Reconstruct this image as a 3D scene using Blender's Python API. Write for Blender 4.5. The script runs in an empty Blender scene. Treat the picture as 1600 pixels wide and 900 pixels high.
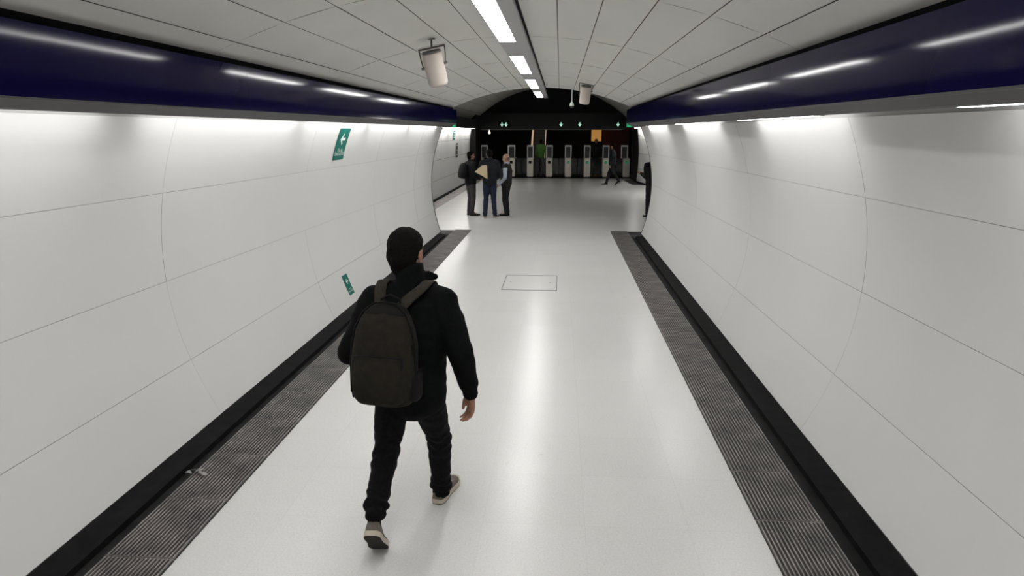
import bpy, bmesh, math, random
import numpy as np
from mathutils import Vector, Matrix, noise
random.seed(7)
PI = math.pi
C = bpy.context.scene.collection
sc = bpy.context.scene

# ---------------------------------------------------------------- camera, world, exposure
cam_d = bpy.data.cameras.new('camera')
cam = bpy.data.objects.new('camera', cam_d); C.objects.link(cam)
cam_d.sensor_width = 36.0; cam_d.lens = 1067/1600*36
cam_d.clip_start = 0.05; cam_d.clip_end = 200
cam.location = (0, 0, 2.25)
cam.rotation_euler = (math.radians(90-12.932), 0, math.radians(3.919))
sc.camera = cam
world = bpy.data.worlds.new('world'); sc.world = world; world.use_nodes = True
world.node_tree.nodes['Background'].inputs[0].default_value = (1, 0.97, 0.93, 1)
world.node_tree.nodes['Background'].inputs[1].default_value = 0.05
sc.view_settings.view_transform = 'Standard'
sc.view_settings.look = 'None'
sc.view_settings.gamma = 1.0
sc.view_settings.use_curve_mapping = False
sc.view_settings.exposure = 0.56
CEIL_LAMP = 17.0      # ceiling strip luminance
COVE_LAMP = 12.0       # cove lamp luminance
CX = -0.42            # tunnel centre line
Y_END = 15.4

# ---------------------------------------------------------------- helpers
def mat(name, col, rough=0.5, metal=0.0, emit=None, estr=0.0, coat=0.0, spec=0.5):
    m = bpy.data.materials.new(name); m.use_nodes = True
    b = m.node_tree.nodes['Principled BSDF']
    b.inputs['Base Color'].default_value = (*col, 1)
    b.inputs['Roughness'].default_value = rough
    b.inputs['Metallic'].default_value = metal
    b.inputs['Specular IOR Level'].default_value = spec
    b.inputs['Coat Weight'].default_value = coat
    if emit:
        b.inputs['Emission Color'].default_value = (*emit, 1)
        b.inputs['Emission Strength'].default_value = estr
    return m

def noisy(m, c1, c2, scale=20.0, detail=4.0, lo=0.35, hi=0.65, rough=None, bump=0.0, stretch=None, bscale=None, dist=0.02):
    """vary base colour between c1 and c2 by a noise, optional roughness range and bump"""
    nt = m.node_tree; N = nt.nodes; L = nt.links; b = N['Principled BSDF']
    tc = N.new('ShaderNodeTexCoord'); mp = N.new('ShaderNodeMapping')
    L.new(tc.outputs['Object'], mp.inputs['Vector'])
    if stretch: mp.inputs['Scale'].default_value = stretch
    t = N.new('ShaderNodeTexNoise'); t.inputs['Scale'].default_value = scale; t.inputs['Detail'].default_value = detail
    L.new(mp.outputs[0], t.inputs['Vector'])
    r = N.new('ShaderNodeValToRGB')
    r.color_ramp.elements[0].position = lo; r.color_ramp.elements[0].color = (*c1, 1)
    r.color_ramp.elements[1].position = hi; r.color_ramp.elements[1].color = (*c2, 1)
    L.new(t.outputs['Fac'], r.inputs['Fac']); L.new(r.outputs['Color'], b.inputs['Base Color'])
    if rough:
        mr = N.new('ShaderNodeMapRange'); mr.inputs['To Min'].default_value = rough[0]; mr.inputs['To Max'].default_value = rough[1]
        mr.inputs['From Min'].default_value = 0.3; mr.inputs['From Max'].default_value = 0.7
        t3 = N.new('ShaderNodeTexNoise'); t3.inputs['Scale'].default_value = 1.3; t3.inputs['Detail'].default_value = 5
        L.new(mp.outputs[0], t3.inputs['Vector'])
        L.new(t3.outputs['Fac'], mr.inputs['Value']); L.new(mr.outputs[0], b.inputs['Roughness'])
    if bump:
        t2 = N.new('ShaderNodeTexNoise'); t2.inputs['Scale'].default_value = bscale or scale; t2.inputs['Detail'].default_value = 3
        L.new(mp.outputs[0], t2.inputs['Vector'])
        bp = N.new('ShaderNodeBump'); bp.inputs['Strength'].default_value = bump; bp.inputs['Distance'].default_value = dist
        L.new(t2.outputs['Fac'], bp.inputs['Height']); L.new(bp.outputs['Normal'], b.inputs['Normal'])
    return m

def obj(name, bm, m, parent=None, smooth=False, bevel=0.0):
    me = bpy.data.meshes.new(name); 
    if bevel > 0:
        bmesh.ops.bevel(bm, geom=bm.edges[:], offset=bevel, segments=2, affect='EDGES', clamp_overlap=True)
    bmesh.ops.recalc_face_normals(bm, faces=bm.faces[:])
    bm.to_mesh(me); bm.free()
    ms = m if isinstance(m, (list, tuple)) else [m]
    for x in ms: me.materials.append(x)
    if smooth:
        for p in me.polygons: p.use_smooth = True
    o = bpy.data.objects.new(name, me); C.objects.link(o)
    if parent is not None: o.parent = parent
    return o

def tag(o, label, cat, group=None, kind=None):
    o['label'] = label; o['category'] = cat
    if group: o['group'] = group
    if kind: o['kind'] = kind
    return o

def thing(name, label, cat, loc=(0, 0, 0), rotz=0, group=None):
    o = bpy.data.objects.new(name, None); C.objects.link(o)
    o.empty_display_size = 0.1
    o.location = loc; o.rotation_euler = (0, 0, rotz)
    return tag(o, label, cat, group)

def struct(name, bm, m, smooth=False, bevel=0.0):
    o = obj(name, bm, m, None, smooth, bevel); o['kind'] = 'structure'; return o

def dup(root, loc, label=None, group=None, rotz=None):
    r = root.copy(); C.objects.link(r); r.location = loc
    if rotz is not None: r.rotation_euler = (0, 0, rotz)
    if label: r['label'] = label
    if group: r['group'] = group
    for ch in list(root.children):
        c = ch.copy(); C.objects.link(c); c.parent = r
        for g in list(ch.children):
            d = g.copy(); C.objects.link(d); d.parent = c
    return r

def NB(): return bmesh.new()

def box(bm, x0, x1, y0, y1, z0, z1, mi=0, M=None):
    v = [Vector((x, y, z)) for x in (x0, x1) for y in (y0, y1) for z in (z0, z1)]
    if M is not None: v = [M @ p for p in v]
    v = [bm.verts.new(p) for p in v]
    for q in ((0,1,3,2),(4,6,7,5),(0,4,5,1),(2,3,7,6),(0,2,6,4),(1,5,7,3)):
        f = bm.faces.new([v[i] for i in q]); f.material_index = mi
    return v

def rbox(bm, x0, x1, y0, y1, z0, z1, r=0.01, M=None):
    """a box with bevelled edges inside a bigger bmesh"""
    t = NB(); box(t, x0, x1, y0, y1, z0, z1)
    bmesh.ops.bevel(t, geom=t.edges[:], offset=r, segments=2, affect='EDGES', clamp_overlap=True)
    mp = {}
    for v in t.verts: mp[v] = bm.verts.new(M @ v.co if M is not None else v.co)
    for f in t.faces: bm.faces.new([mp[v] for v in f.verts])
    t.free()

def frame_of(d, side):
    d = d.normalized(); s = side - d*side.dot(d)
    if s.length < 1e-4: s = d.orthogonal()
    s.normalize(); return s, d.cross(s)

def tube(bm, pts, rads, side=Vector((1, 0, 0)), n=16, cap=True, mi=0, sup=2.0):
    """loft rings along pts; rads entries r or (r_side, r_other); rounded caps"""
    pts = [Vector(p) for p in pts]; R = [(r, r) if not isinstance(r, (tuple, list)) else r for r in rads]
    rings = []
    k = len(pts)
    dirs = []
    for i in range(k):
        a = pts[max(i-1, 0)]; b = pts[min(i+1, k-1)]; dirs.append((b-a).normalized())
    def ring(p, d, ra, rb):
        s, u = frame_of(d, side)
        out = []
        for j in range(n):
            a = 2*PI*j/n; c, q = math.cos(a), math.sin(a)
            if sup != 2.0:
                c = math.copysign(abs(c)**(2/sup), c); q = math.copysign(abs(q)**(2/sup), q)
            out.append(bm.verts.new(p + s*ra*c + u*rb*q))
        return out
    if cap:
        for t in (0.25, 0.6, 0.88):
            c = math.cos((1-t)*PI/2); off = math.sin((1-t)*PI/2)*min(R[0])
            rings.append(ring(pts[0]-dirs[0]*off, dirs[0], R[0][0]*c, R[0][1]*c))
    for i in range(k): rings.append(ring(pts[i], dirs[i], *R[i]))
    if cap:
        for t in (0.88, 0.6, 0.25):
            c = math.cos((1-t)*PI/2); off = math.sin((1-t)*PI/2)*min(R[-1])
            rings.append(ring(pts[-1]+dirs[-1]*off, dirs[-1], R[-1][0]*c, R[-1][1]*c))
    for a, b in zip(rings, rings[1:]):
        for j in range(n):
            f = bm.faces.new((a[j], a[(j+1) % n], b[(j+1) % n], b[j])); f.material_index = mi
    bm.faces.new(rings[0][::-1]).material_index = mi
    bm.faces.new(rings[-1]).material_index = mi

def ellipsoid(bm, c, r, M=None, u=20, v=14):
    t = bmesh.ops.create_uvsphere(bm, u_segments=u, v_segments=v, radius=1.0)
    X = Matrix.Translation(Vector(c)) @ (M.to_4x4() if M is not None else Matrix.Identity(4)) @ Matrix.Diagonal((*r, 1))
    for q in t['verts']: q.co = X @ q.co

def cyl(bm, p0, p1, r0, r1=None, n=24, mi=0):
    p0, p1 = Vector(p0), Vector(p1); r1 = r0 if r1 is None else r1
    s, u = frame_of(p1-p0, Vector((1, 0, 0.01)))
    A = [bm.verts.new(p0+(s*math.cos(2*PI*j/n)+u*math.sin(2*PI*j/n))*r0) for j in range(n)]
    B = [bm.verts.new(p1+(s*math.cos(2*PI*j/n)+u*math.sin(2*PI*j/n))*r1) for j in range(n)]
    for j in range(n): bm.faces.new((A[j], A[(j+1) % n], B[(j+1) % n], B[j])).material_index = mi
    bm.faces.new(A[::-1]).material_index = mi; bm.faces.new(B).material_index = mi

def fuse(name, bm, m, parent, voxel=0.01, smooth_it=4, disp=None):
    """voxel-fuse overlapping closed shapes into one continuous surface"""
    me = bpy.data.meshes.new('tmp'); bmesh.ops.recalc_face_normals(bm, faces=bm.faces[:]); bm.to_mesh(me); bm.free()
    t = bpy.data.objects.new('tmp', me); C.objects.link(t)
    md = t.modifiers.new('r', 'REMESH'); md.mode = 'VOXEL'; md.voxel_size = voxel
    if smooth_it:
        s = t.modifiers.new('s', 'SMOOTH'); s.iterations = smooth_it; s.factor = 0.5
    dg = bpy.context.evaluated_depsgraph_get()
    me2 = bpy.data.meshes.new_from_object(t.evaluated_get(dg))
    bpy.data.objects.remove(t); bpy.data.meshes.remove(me)
    me2.name = name; me2.materials.clear(); me2.materials.append(m)
    if disp:
        nn = [v.normal.copy() for v in me2.vertices]
        for v, q in zip(me2.vertices, nn): v.co = v.co + q*disp(v.co)
    for p in me2.polygons: p.use_smooth = True
    o = bpy.data.objects.new(name, me2); C.objects.link(o)
    if parent is not None: o.parent = parent
    return o

def inv_parent(o, root):
    """keep world-space vertices when the root empty stands elsewhere"""
    o.matrix_parent_inverse = Matrix.Translation(-Vector(root.location))

# ---------------------------------------------------------------- materials
M_wall = noisy(mat('white_enamel_panel', (0.84, 0.84, 0.83), 0.42), (0.665, 0.665, 0.655), (0.69, 0.69, 0.68), 0.8, 3, 0.3, 0.7)
M_seam = mat('panel_joint_dark', (0.05, 0.05, 0.05), 0.8)
M_fold = mat('panel_return_grey', (0.42, 0.42, 0.41), 0.6)
M_ceil = noisy(mat('ceiling_panel_grey', (0.5, 0.49, 0.46), 0.5), (0.71, 0.70, 0.665), (0.75, 0.74, 0.705), 1.2, 3, 0.3, 0.7)
M_blue = noisy(mat('blue_enamel', (0.016, 0.011, 0.12), 0.09, spec=.10), (0.006, 0.0045, 0.038), (0.0075, 0.0055, 0.048), 1.5, 3, bump=0.02, bscale=2.0)
M_soffit = mat('brushed_soffit_metal', (0.06, 0.059, 0.059), 0.5, 0.2)
M_black = mat('black_paint', (0.006, 0.006, 0.0065), 0.7, spec=.2)
M_rubber = noisy(mat('black_skirting', (0.006, 0.006, 0.006), 0.8, spec=.12), (0.004, 0.004, 0.0045), (0.009, 0.009, 0.0095), 9, 4)
M_gutter = noisy(mat('dusty_gutter', (0.05, 0.05, 0.052), 0.8, spec=.15), (0.009, 0.009, 0.0095), (0.02, 0.02, 0.02), 5, 5)
M_rib = noisy(mat('grating_rib', (0.30, 0.28, 0.27), 0.45, 0.3), (0.15, 0.14, 0.14), (0.33, 0.30, 0.285), 4, 6)
M_ribbase = noisy(mat('grating_base', (0.05, 0.048, 0.05), 0.7), (0.02, 0.019, 0.021), (0.08, 0.075, 0.075), 6, 6, 0.45, 0.75)
M_diff = mat('lamp_diffuser', (0.9, 0.9, 0.9), 0.4, emit=(1.0, 0.985, 0.96), estr=CEIL_LAMP)
M_hfill = mat('header_fill_diffuser', (0.9, 0.9, 0.9), 0.4, emit=(1.0, 0.96, 0.9), estr=8.0)
M_hcove = mat('hall_cove_diffuser', (0.9, 0.9, 0.9), 0.4, emit=(1.0, 0.97, 0.93), estr=24.0)
M_cove = mat('cove_diffuser', (0.9, 0.9, 0.9), 0.4, emit=(1.0, 0.985, 0.965), estr=COVE_LAMP)
M_house = mat('lamp_housing_grey', (0.42, 0.42, 0.43), 0.4, 0.2)
M_green = mat('sign_green', (0.0, 0.135, 0.105), 0.5, spec=.2)
M_signw = mat('sign_white', (0.75, 0.85, 0.80), 0.4)
M_dark = mat('dark_frame', (0.03, 0.03, 0.03), 0.5)

# floor: pale terrazzo tiles, polished
M_floor = mat('pale_terrazzo', (0.62, 0.62, 0.61), 0.25)
def build_floor_mat(m):
    nt = m.node_tree; N = nt.nodes; L = nt.links; b = N['Principled BSDF']
    tc = N.new('ShaderNodeTexCoord')
    n1 = N.new('ShaderNodeTexNoise'); n1.inputs['Scale'].default_value = 90; n1.inputs['Detail'].default_value = 2
    n2 = N.new('ShaderNodeTexNoise'); n2.inputs['Scale'].default_value = 0.9; n2.inputs['Detail'].default_value = 1
    for n in (n1, n2): L.new(tc.outputs['Object'], n.inputs['Vector'])
    r1 = N.new('ShaderNodeValToRGB'); r1.color_ramp.elements[0].position = 0.3; r1.color_ramp.elements[1].position = 0.62
    r1.color_ramp.elements[0].color = (0.655, 0.65, 0.64, 1); r1.color_ramp.elements[1].color = (0.73, 0.725, 0.71, 1)
    L.new(n1.outputs['Fac'], r1.inputs['Fac'])
    r2 = N.new('ShaderNodeValToRGB'); r2.color_ramp.elements[0].position = 0.2; r2.color_ramp.elements[1].position = 0.8
    r2.color_ramp.elements[0].color = (0.95, 0.95, 0.945, 1); r2.color_ramp.elements[1].color = (1, 1, 1, 1)
    L.new(n2.outputs['Fac'], r2.inputs['Fac'])
    mx = N.new('ShaderNodeMix'); mx.data_type = 'RGBA'; mx.blend_type = 'MULTIPLY'; mx.inputs[0].default_value = 1
    L.new(r1.outputs[0], mx.inputs[6]); L.new(r2.outputs[0], mx.inputs[7])
    # tile joints 0.6 x 0.6 m
    mp = N.new('ShaderNodeMapping'); mp.inputs['Location'].default_value = (0.42, 0.0, 0)
    L.new(tc.outputs['Object'], mp.inputs['Vector'])
    br = N.new('ShaderNodeTexBrick'); br.offset = 0.0; br.inputs['Scale'].default_value = 1.0
    br.inputs['Brick Width'].default_value = 0.6; br.inputs['Row Height'].default_value = 0.6
    br.inputs['Mortar Size'].default_value = 0.0022; br.inputs['Mortar Smooth'].default_value = 0.3
    br.inputs['Color1'].default_value = (1, 1, 1, 1); br.inputs['Color2'].default_value = (0.97, 0.97, 0.97, 1); br.inputs['Mortar'].default_value = (0.92, 0.915, 0.91, 1)
    L.new(mp.outputs[0], br.inputs['Vector'])
    m2 = N.new('ShaderNodeMix'); m2.data_type = 'RGBA'; m2.blend_type = 'MULTIPLY'; m2.inputs[0].default_value = 1
    L.new(r1.outputs[0], m2.inputs[6]); L.new(br.outputs['Color'], m2.inputs[7])
    # sparse little scuffs
    n4 = N.new('ShaderNodeTexNoise'); n4.inputs['Scale'].default_value = 7; n4.inputs['Detail'].default_value = 6
    L.new(tc.outputs['Object'], n4.inputs['Vector'])
    r4 = N.new('ShaderNodeValToRGB'); r4.color_ramp.elements[0].position = 0.70; r4.color_ramp.elements[1].position = 0.80
    r4.color_ramp.elements[0].color = (1, 1, 1, 1); r4.color_ramp.elements[1].color = (0.84, 0.83, 0.82, 1)
    L.new(n4.outputs['Fac'], r4.inputs['Fac'])
    m3 = N.new('ShaderNodeMix'); m3.data_type = 'RGBA'; m3.blend_type = 'MULTIPLY'; m3.inputs[0].default_value = 1
    L.new(m2.outputs[2], m3.inputs[6]); L.new(r4.outputs[0], m3.inputs[7])
    L.new(m3.outputs[2], b.inputs['Base Color'])
    b.inputs['Roughness'].default_value = 0.27
build_floor_mat(M_floor)

# ---------------------------------------------------------------- tunnel section
_z = [0, .46, 1.1, 1.77, 2.05, 2.34]
_pn = np.polyfit(_z, [2.30, 2.53, 2.63, 2.60, 2.54, 2.41], 3)
_pf = np.polyfit(_z, [2.275, 2.41, 2.455, 2.38, 2.29, 2.17], 3)
def half(z, y):
    """half width of the bulging white wall at height z, distance y"""
    t = (max(y, 1.0)-5)/10.4
    return float(np.polyval(_pn, z)*(1-t) + np.polyval(_pf, z)*t)
def wp(s, z, y, off=0.0):
    return Vector((CX + s*(half(z, y)-off), y, z))

ZR = [0.0, .46, 1.1, 1.79, 2.345]
YC = [-3.6, -.72, 2.16, 5.04, 7.92, 10.8, 13.68, 15.4]
def panel_sheet(bm, P, z0, z1, y0, y1, outward, nz=8, ny=5, gap=0.0014, fold=0.008):
    """one curved panel with folded-back edges; P(z, y, off) gives the surface"""
    z0 += gap; z1 -= gap; y0 += gap; y1 -= gap
    o = random.uniform(-0.0012, 0.0012)
    def pt(i, j):
        return P(z0+(z1-z0)*i/nz, y0+(y1-y0)*j/ny, o)
    g = [[bm.verts.new(pt(i, j)) for j in range(ny+1)] for i in range(nz+1)]
    for i in range(nz):
        for j in range(ny): bm.faces.new((g[i][j], g[i+1][j], g[i+1][j+1], g[i][j+1])).smooth = True
    loop = [(0, j) for j in range(ny+1)] + [(i, ny) for i in range(1, nz+1)] + [(nz, j) for j in range(ny-1, -1, -1)] + [(i, 0) for i in range(nz-1, 0, -1)]
    b = {}
    for (i, j) in loop:
        zz = z0+(z1-z0)*i/nz; yy = y0+(y1-y0)*j/ny
        b[(i, j)] = bm.verts.new(P(zz, yy, o-fold))
    for a, c in zip(loop, loop[1:]+loop[:1]):
        v1 = bm.verts.new(g[a[0]][a[1]].co); v2 = bm.verts.new(g[c[0]][c[1]].co)
        bm.faces.new((v1, v2, b[c], b[a])).material_index = 1

def tunnel_wall(name, s):
    bm = NB()
    def P(z, y, off): return wp(s, z, y, off)
    for a, b in zip(ZR, ZR[1:]):
        for c, d in zip(YC, YC[1:]): panel_sheet(bm, P, a, b, c, d, s)
    # dark backing behind the joints, continuing up into the lamp cove
    zz = [0.0]+[0.15*k for k in range(1, 16)]+[2.345, 2.5]
    yy = YC
    def Q(z, y): return wp(s, min(z, 2.345), y, -0.007) + Vector((0, 0, max(0, z-2.345)))
    g = [[bm.verts.new(Q(z, y)) for y in yy] for z in zz]
    for i in range(len(zz)-1):
        for j in range(len(yy)-1): bm.faces.new((g[i][j], g[i+1][j], g[i+1][j+1], g[i][j+1])).material_index = 1
    me = bpy.data.meshes.new(name); bm.to_mesh(me); bm.free()
    me.materials.append(M_wall); me.materials.append(M_fold)
    o = bpy.data.objects.new(name, me); C.objects.link(o); o['kind'] = 'structure'
    return o
tunnel_wall('wall_left', -1); tunnel_wall('wall_right', 1)

# floor of tunnel and gate hall
bm = NB()
NX = [-12, CX-2.0, CX+2.0, 12]
box(bm, CX-1.995, CX+1.995, -4, 15.72, -0.2, 0)
box(bm, -5.6, 5.6, 15.72, 34.0, -0.2, 0)
box(bm, CX-2.6, CX-1.995, 15.42, 15.72, -0.2, 0); box(bm, CX+1.995, CX+2.6, 15.42, 15.72, -0.2, 0)
struct('floor', bm, M_floor)

def lerp(a, b, t): return a+(b-a)*t
# grating sections, gutter channel and skirting on both sides
def grating(name):
    t = thing(name, '', 'floor grating')
    W = 0.39; Ls = 0.592
    bm = NB(); box(bm, 0, W, 0, Ls, 0.001, 0.006); obj('base_plate', bm, M_ribbase, t)
    bm = NB()
    n = 17
    for k in range(n):
        x = 0.006 + (W-0.020)*k/(n-1)
        box(bm, x, x+0.0085, 0.002, Ls-0.002, 0.006, 0.016)
    for y in (0.0, Ls-0.006): box(bm, 0.0, W, y, y+0.004, 0.006, 0.0135)
    obj('ribs', bm, M_rib, t)
    return t
g0 = grating('floor_grating')
used = False
for s, lab in ((-1, 'left'), (1, 'right')):
    label = 'dark ribbed metal floor grating section in the strip along the %s tunnel wall' % lab
    x0 = CX-2.0 if s < 0 else CX+1.61
    for k in range(25):
        y = 15.72 - 0.6*(k+1)
        grp = 'grating sections along the %s wall' % lab
        if not used:
            g0.location = (x0, y, 0); g0['label'] = label; g0['group'] = grp; used = True
        else: dup(g0, (x0, y, 0), label, grp)
for s, nm in ((-1, 'trim_1'), (1, 'trim_2')):
    bm = NB()
    def prof(pts, y0, y1, mi=0):
        a = [bm.verts.new((CX+s*x, y0, z)) for x, z in pts]; b = [bm.verts.new((CX+s*x, y1, z)) for x, z in pts]
        for i in range(len(pts)-1): bm.faces.new((a[i], a[i+1], b[i+1], b[i])).material_index = mi
    # lower channel: sloping dusty bed then black skirting rising under the wall
    prof([(1.995, 0.0), (1.998, -0.015), (2.12, -0.05)], -4, 15.1, 1)
    prof([(2.12, -0.05), (2.125, -0.012), (2.30, 0.006), (2.31, -0.1)], -4, 15.1, 0)
    prof([(1.995, 0.001), (2.36, 0.001)], 15.1, 15.72, 2)
    o = struct(nm, bm, [M_rubber, M_gutter, M_ribbase])

# fascia (blue), soffit and lamp cove
def fb(y):   # fascia bottom: half, z
    t = (y-5)/10.4; return 1.858, lerp(2.393, 2.415, t)
FT = (1.86, 2.705)
LIP = (1.98, 2.342)
for s, nm in ((-1, 'trim_3'), (1, 'trim_4')):
    bm = NB()
    ys = [-3.6, -.72, 2.16, 5.04, 7.92, 10.8, 13.2, 15.4]
    for y0, y1 in zip(ys, ys[1:]):
        y0 += 0.002; y1 -= 0.002
        rows = []
        for y in [y0+(y1-y0)*k/3 for k in range(4)]:
            b = fb(y); r = []
            for k in range(7):
                t = k/6; r.append(bm.verts.new((CX+s*(lerp(b[0], FT[0], t)-0.004*math.sin(PI*t)), y, lerp(b[1], FT[1], t))))
            rows.append(r)
        for a, c in zip(rows, rows[1:]):
            for i in range(len(a)-1):
                bm.faces.new((a[i], a[i+1], c[i+1], c[i])).smooth = True
            for k, w, z in ((0, 0.02, 0), (-1, 0.03, 0)):
                q = [a[k].co, c[k].co, c[k].co+Vector((s*w, 0, z)), a[k].co+Vector((s*w, 0, z))]
                bm.faces.new([bm.verts.new(v) for v in q])
        if y1 > 15.3:
            e = [rows[-1][0].co, rows[-1][-1].co]
            bm.faces.new([bm.verts.new(v) for v in (e[0], e[1], e[1]+Vector((s*.06, 0, 0)), e[0]+Vector((s*.06, 0, 0)))])
    # backing and black shadow gap under the ceiling edge
    def strip(pa, pb, mi):
        a = [bm.verts.new((CX+s*pa(y)[0], y, pa(y)[1])) for y in (-3.6, 15.4)]
        c = [bm.verts.new((CX+s*pb(y)[0], y, pb(y)[1])) for y in (-3.6, 15.4)]
        bm.faces.new((a[0], a[1], c[1], c[0])).material_index = mi
    strip(lambda y: (fb(y)[0]+0.02, fb(y)[1]), lambda y: (FT[0]+0.02, FT[1]-0.01), 1)
    strip(lambda y: (FT[0]+0.02, FT[1]-0.001), lambda y: (2.1, FT[1]), 1)
    strip(lambda y: (2.1, FT[1]), lambda y: (2.1, 3.0), 1)
    me = bpy.data.meshes.new(nm); bmesh.ops.recalc_face_normals(bm, faces=bm.faces[:]); bm.to_mesh(me); bm.free()
    me.materials.append(M_blue); me.materials.append(M_black)
    o = bpy.data.objects.new(nm, me); C.objects.link(o); o['kind'] = 'structure'
for s, nm in ((-1, 'trim_5'), (1, 'trim_6')):
    bm = NB()
    for y0, y1 in ((-3.6, 5.0), (5.0, 15.4)):
        pr = []
        for y in (y0, y1):
            b = fb(y)
            pr.append([bm.verts.new((CX+s*x, y, z)) for x, z in ((b[0]-0.004, b[1]+0.004), (b[0]-0.004, b[1]-0.006), (b[0]+0.01, b[1]-0.008), (LIP[0], LIP[1]), (LIP[0]+0.008, LIP[1]+0.004), (LIP[0]+0.008, LIP[1]+0.05), (LIP[0]+0.008, 2.49), (2.46, 2.49))])
        for i in range(len(pr[0])-1): bm.faces.new((pr[0][i], pr[0][i+1], pr[1][i+1], pr[1][i]))
    struct(nm, bm, M_soffit)

# ceiling: shallow vault of long panels
RC = 4.74
def zc(xp): return 3.17-(RC-math.sqrt(RC*RC-xp*xp))
XS = [-1.94, -1.76, -1.415, -1.06, -.70, -.385, -.20, .10, .385, .70, 1.03, 1.37, 1.71, 1.94]
CY = [-2.65, -.2, 2.25, 4.7, 7.15, 9.6, 12.05, 14.5, 15.4]
bm = NB()
for i, (a, b) in enumerate(zip(XS, XS[1:])):
    for c, d in zip(CY, CY[1:]):
        if i == 6: continue
        ga = 0.0035; gy = 0.0007
        o_ = random.uniform(-0.001, 0.001)
        def P(t, u, f=0.0):
            x = lerp(a+ga, b-ga, t); return Vector((CX+x, lerp(c+gy, d-gy, u), zc(x)+o_+f))
        g = [[bm.verts.new(P(t/3, u)) for u in (0, 1)] for t in range(4)]
        for t in range(3): bm.faces.new((g[t][0], g[t][1], g[t+1][1], g[t+1][0])).smooth = True
        for ei, e in enumerate(((0, 0, 0, 1), (1, 0, 1, 1), (0, 0, 1, 0), (0, 1, 1, 1))):
            q = [P(e[0], e[1]), P(e[2], e[3]), P(e[2], e[3], 0.015), P(e[0], e[1], 0.015)]
            bm.faces.new([bm.verts.new(v) for v in q]).material_index = 1 if ei < 2 else 2
n = 24
for j in range(n):
    x0, x1 = lerp(-2.1, 2.1, j/n), lerp(-2.1, 2.1, (j+1)/n)
    q = [(CX+x0, -3.6, zc(x0)+.03), (CX+x1, -3.6, zc(x1)+.03), (CX+x1, 15.4, zc(x1)+.03), (CX+x0, 15.4, zc(x0)+.03)]
    bm.faces.new([bm.verts.new(v) for v in q]).material_index = 1
me = bpy.data.meshes.new('ceiling'); bm.to_mesh(me); bm.free(); me.materials.append(M_ceil); me.materials.append(M_seam); me.materials.append(M_fold)
o = bpy.data.objects.new('ceiling', me); C.objects.link(o); o['kind'] = 'structure'

# ---------------------------------------------------------------- gate hall shell
HH = 3.68; HRISE0 = 2.78; HAP = 4.30
RH = (HH**2+(HAP-HRISE0)**2)/(2*(HAP-HRISE0))
def zh(xp): return HAP-(RH-math.sqrt(max(0, RH*RH-xp*xp)))
M_hceil = noisy(mat('hall_ceiling_panel', (0.36, 0.355, 0.32), 0.6), (0.34, 0.335, 0.30), (0.38, 0.375, 0.34), 1.2, 3)
bm = NB(); n = 22; HY = [15.42, 18.6, 21.8, 25, 28.2, 31.4, 34.0]
for j in range(n):
    for c, d in zip(HY, HY[1:]):
        x0, x1 = lerp(-HH, HH, (j+.012)/n), lerp(-HH, HH, (j+.988)/n)
        q = [(CX+x0, c+.004, zh(x0)), (CX+x1, c+.004, zh(x1)), (CX+x1, d-.004, zh(x1)), (CX+x0, d-.004, zh(x0))]
        bm.faces.new([bm.verts.new(v) for v in q])
    x0, x1 = lerp(-HH-.4, HH+.4, j/n), lerp(-HH-.4, HH+.4, (j+1)/n)
    q = [(CX+x0, 15.42, zh(x0)+.03), (CX+x1, 15.42, zh(x1)+.03), (CX+x1, 34, zh(x1)+.03), (CX+x0, 34, zh(x0)+.03)]
    bm.faces.new([bm.verts.new(v) for v in q]).material_index = 1
me = bpy.data.meshes.new('ceiling_hall'); bm.to_mesh(me); bm.free(); me.materials.append(M_hceil); me.materials.append(M_seam)
o = bpy.data.objects.new('ceiling_hall', me); C.objects.link(o); o['kind'] = 'structure'

# end face of the tunnel towards the hall (seen edge-on as the thin dark joint)
bm = NB()
for s in (-1, 1):
    pr = [(half(z, 15.4), z) for z in np.linspace(0, 2.345, 14)] + [(2.17, 2.5), (1.97, 2.5), (1.94, zc(1.94)+.03)] + [(x, zc(x)+.03) for x in (1.5, 1.0, .5, 0)]
    out = [(4.4, z) for z in np.linspace(0, 2.345, 14)] + [(4.4, 2.6), (4.4, 3.0), (4.2, 4.6)] + [(3.2, 4.7), (2.2, 4.7), (1.0, 4.7), (0, 4.7)]
    for dy in (0, 0.06):
        a = [bm.verts.new((CX+s*x, 15.405+dy, z)) for x, z in pr]; b = [bm.verts.new((CX+s*x, 15.405+dy, z)) for x, z in out]
        for i in range(len(pr)-1): bm.faces.new((a[i], a[i+1], b[i+1], b[i]))
        if dy == 0: a0 = a
    for i in range(len(pr)-1): bm.faces.new((a0[i], a0[i+1], a[i+1], a[i]))
struct('wall_portal', bm, M_dark)

# hall left wall with the same bulge, lit cove, skirting and mat
def hhalf(z): return 3.68 + .35*(float(np.polyval(_pf, z))-2.275)
ZR2 = [0.02, .62, 1.28, 1.9, 2.345]
def PL(z, y, off): return Vector((CX-(hhalf(z)-off), y, z))
bm = NB()
yc = [15.5, 18.4, 21.3, 24.2, 27.1, 30.0, 32.0]
for a, b in zip(ZR2, ZR2[1:]):
    for c, d in zip(yc, yc[1:]): panel_sheet(bm, PL, a, b, c, d, -1, nz=6, ny=2, gap=0.004)
q = [(CX-3.95, 15.5, 0), (CX-3.95, 32, 0), (CX-3.95, 32, 3), (CX-3.95, 15.5, 3)]
bm.faces.new([bm.verts.new(v) for v in q]).material_index = 1
me = bpy.data.meshes.new('wall_hall_left'); bm.to_mesh(me); bm.free(); me.materials.append(M_wall); me.materials.append(M_seam)
o = bpy.data.objects.new('wall_hall_left', me); C.objects.link(o); o['kind'] = 'structure'
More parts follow.
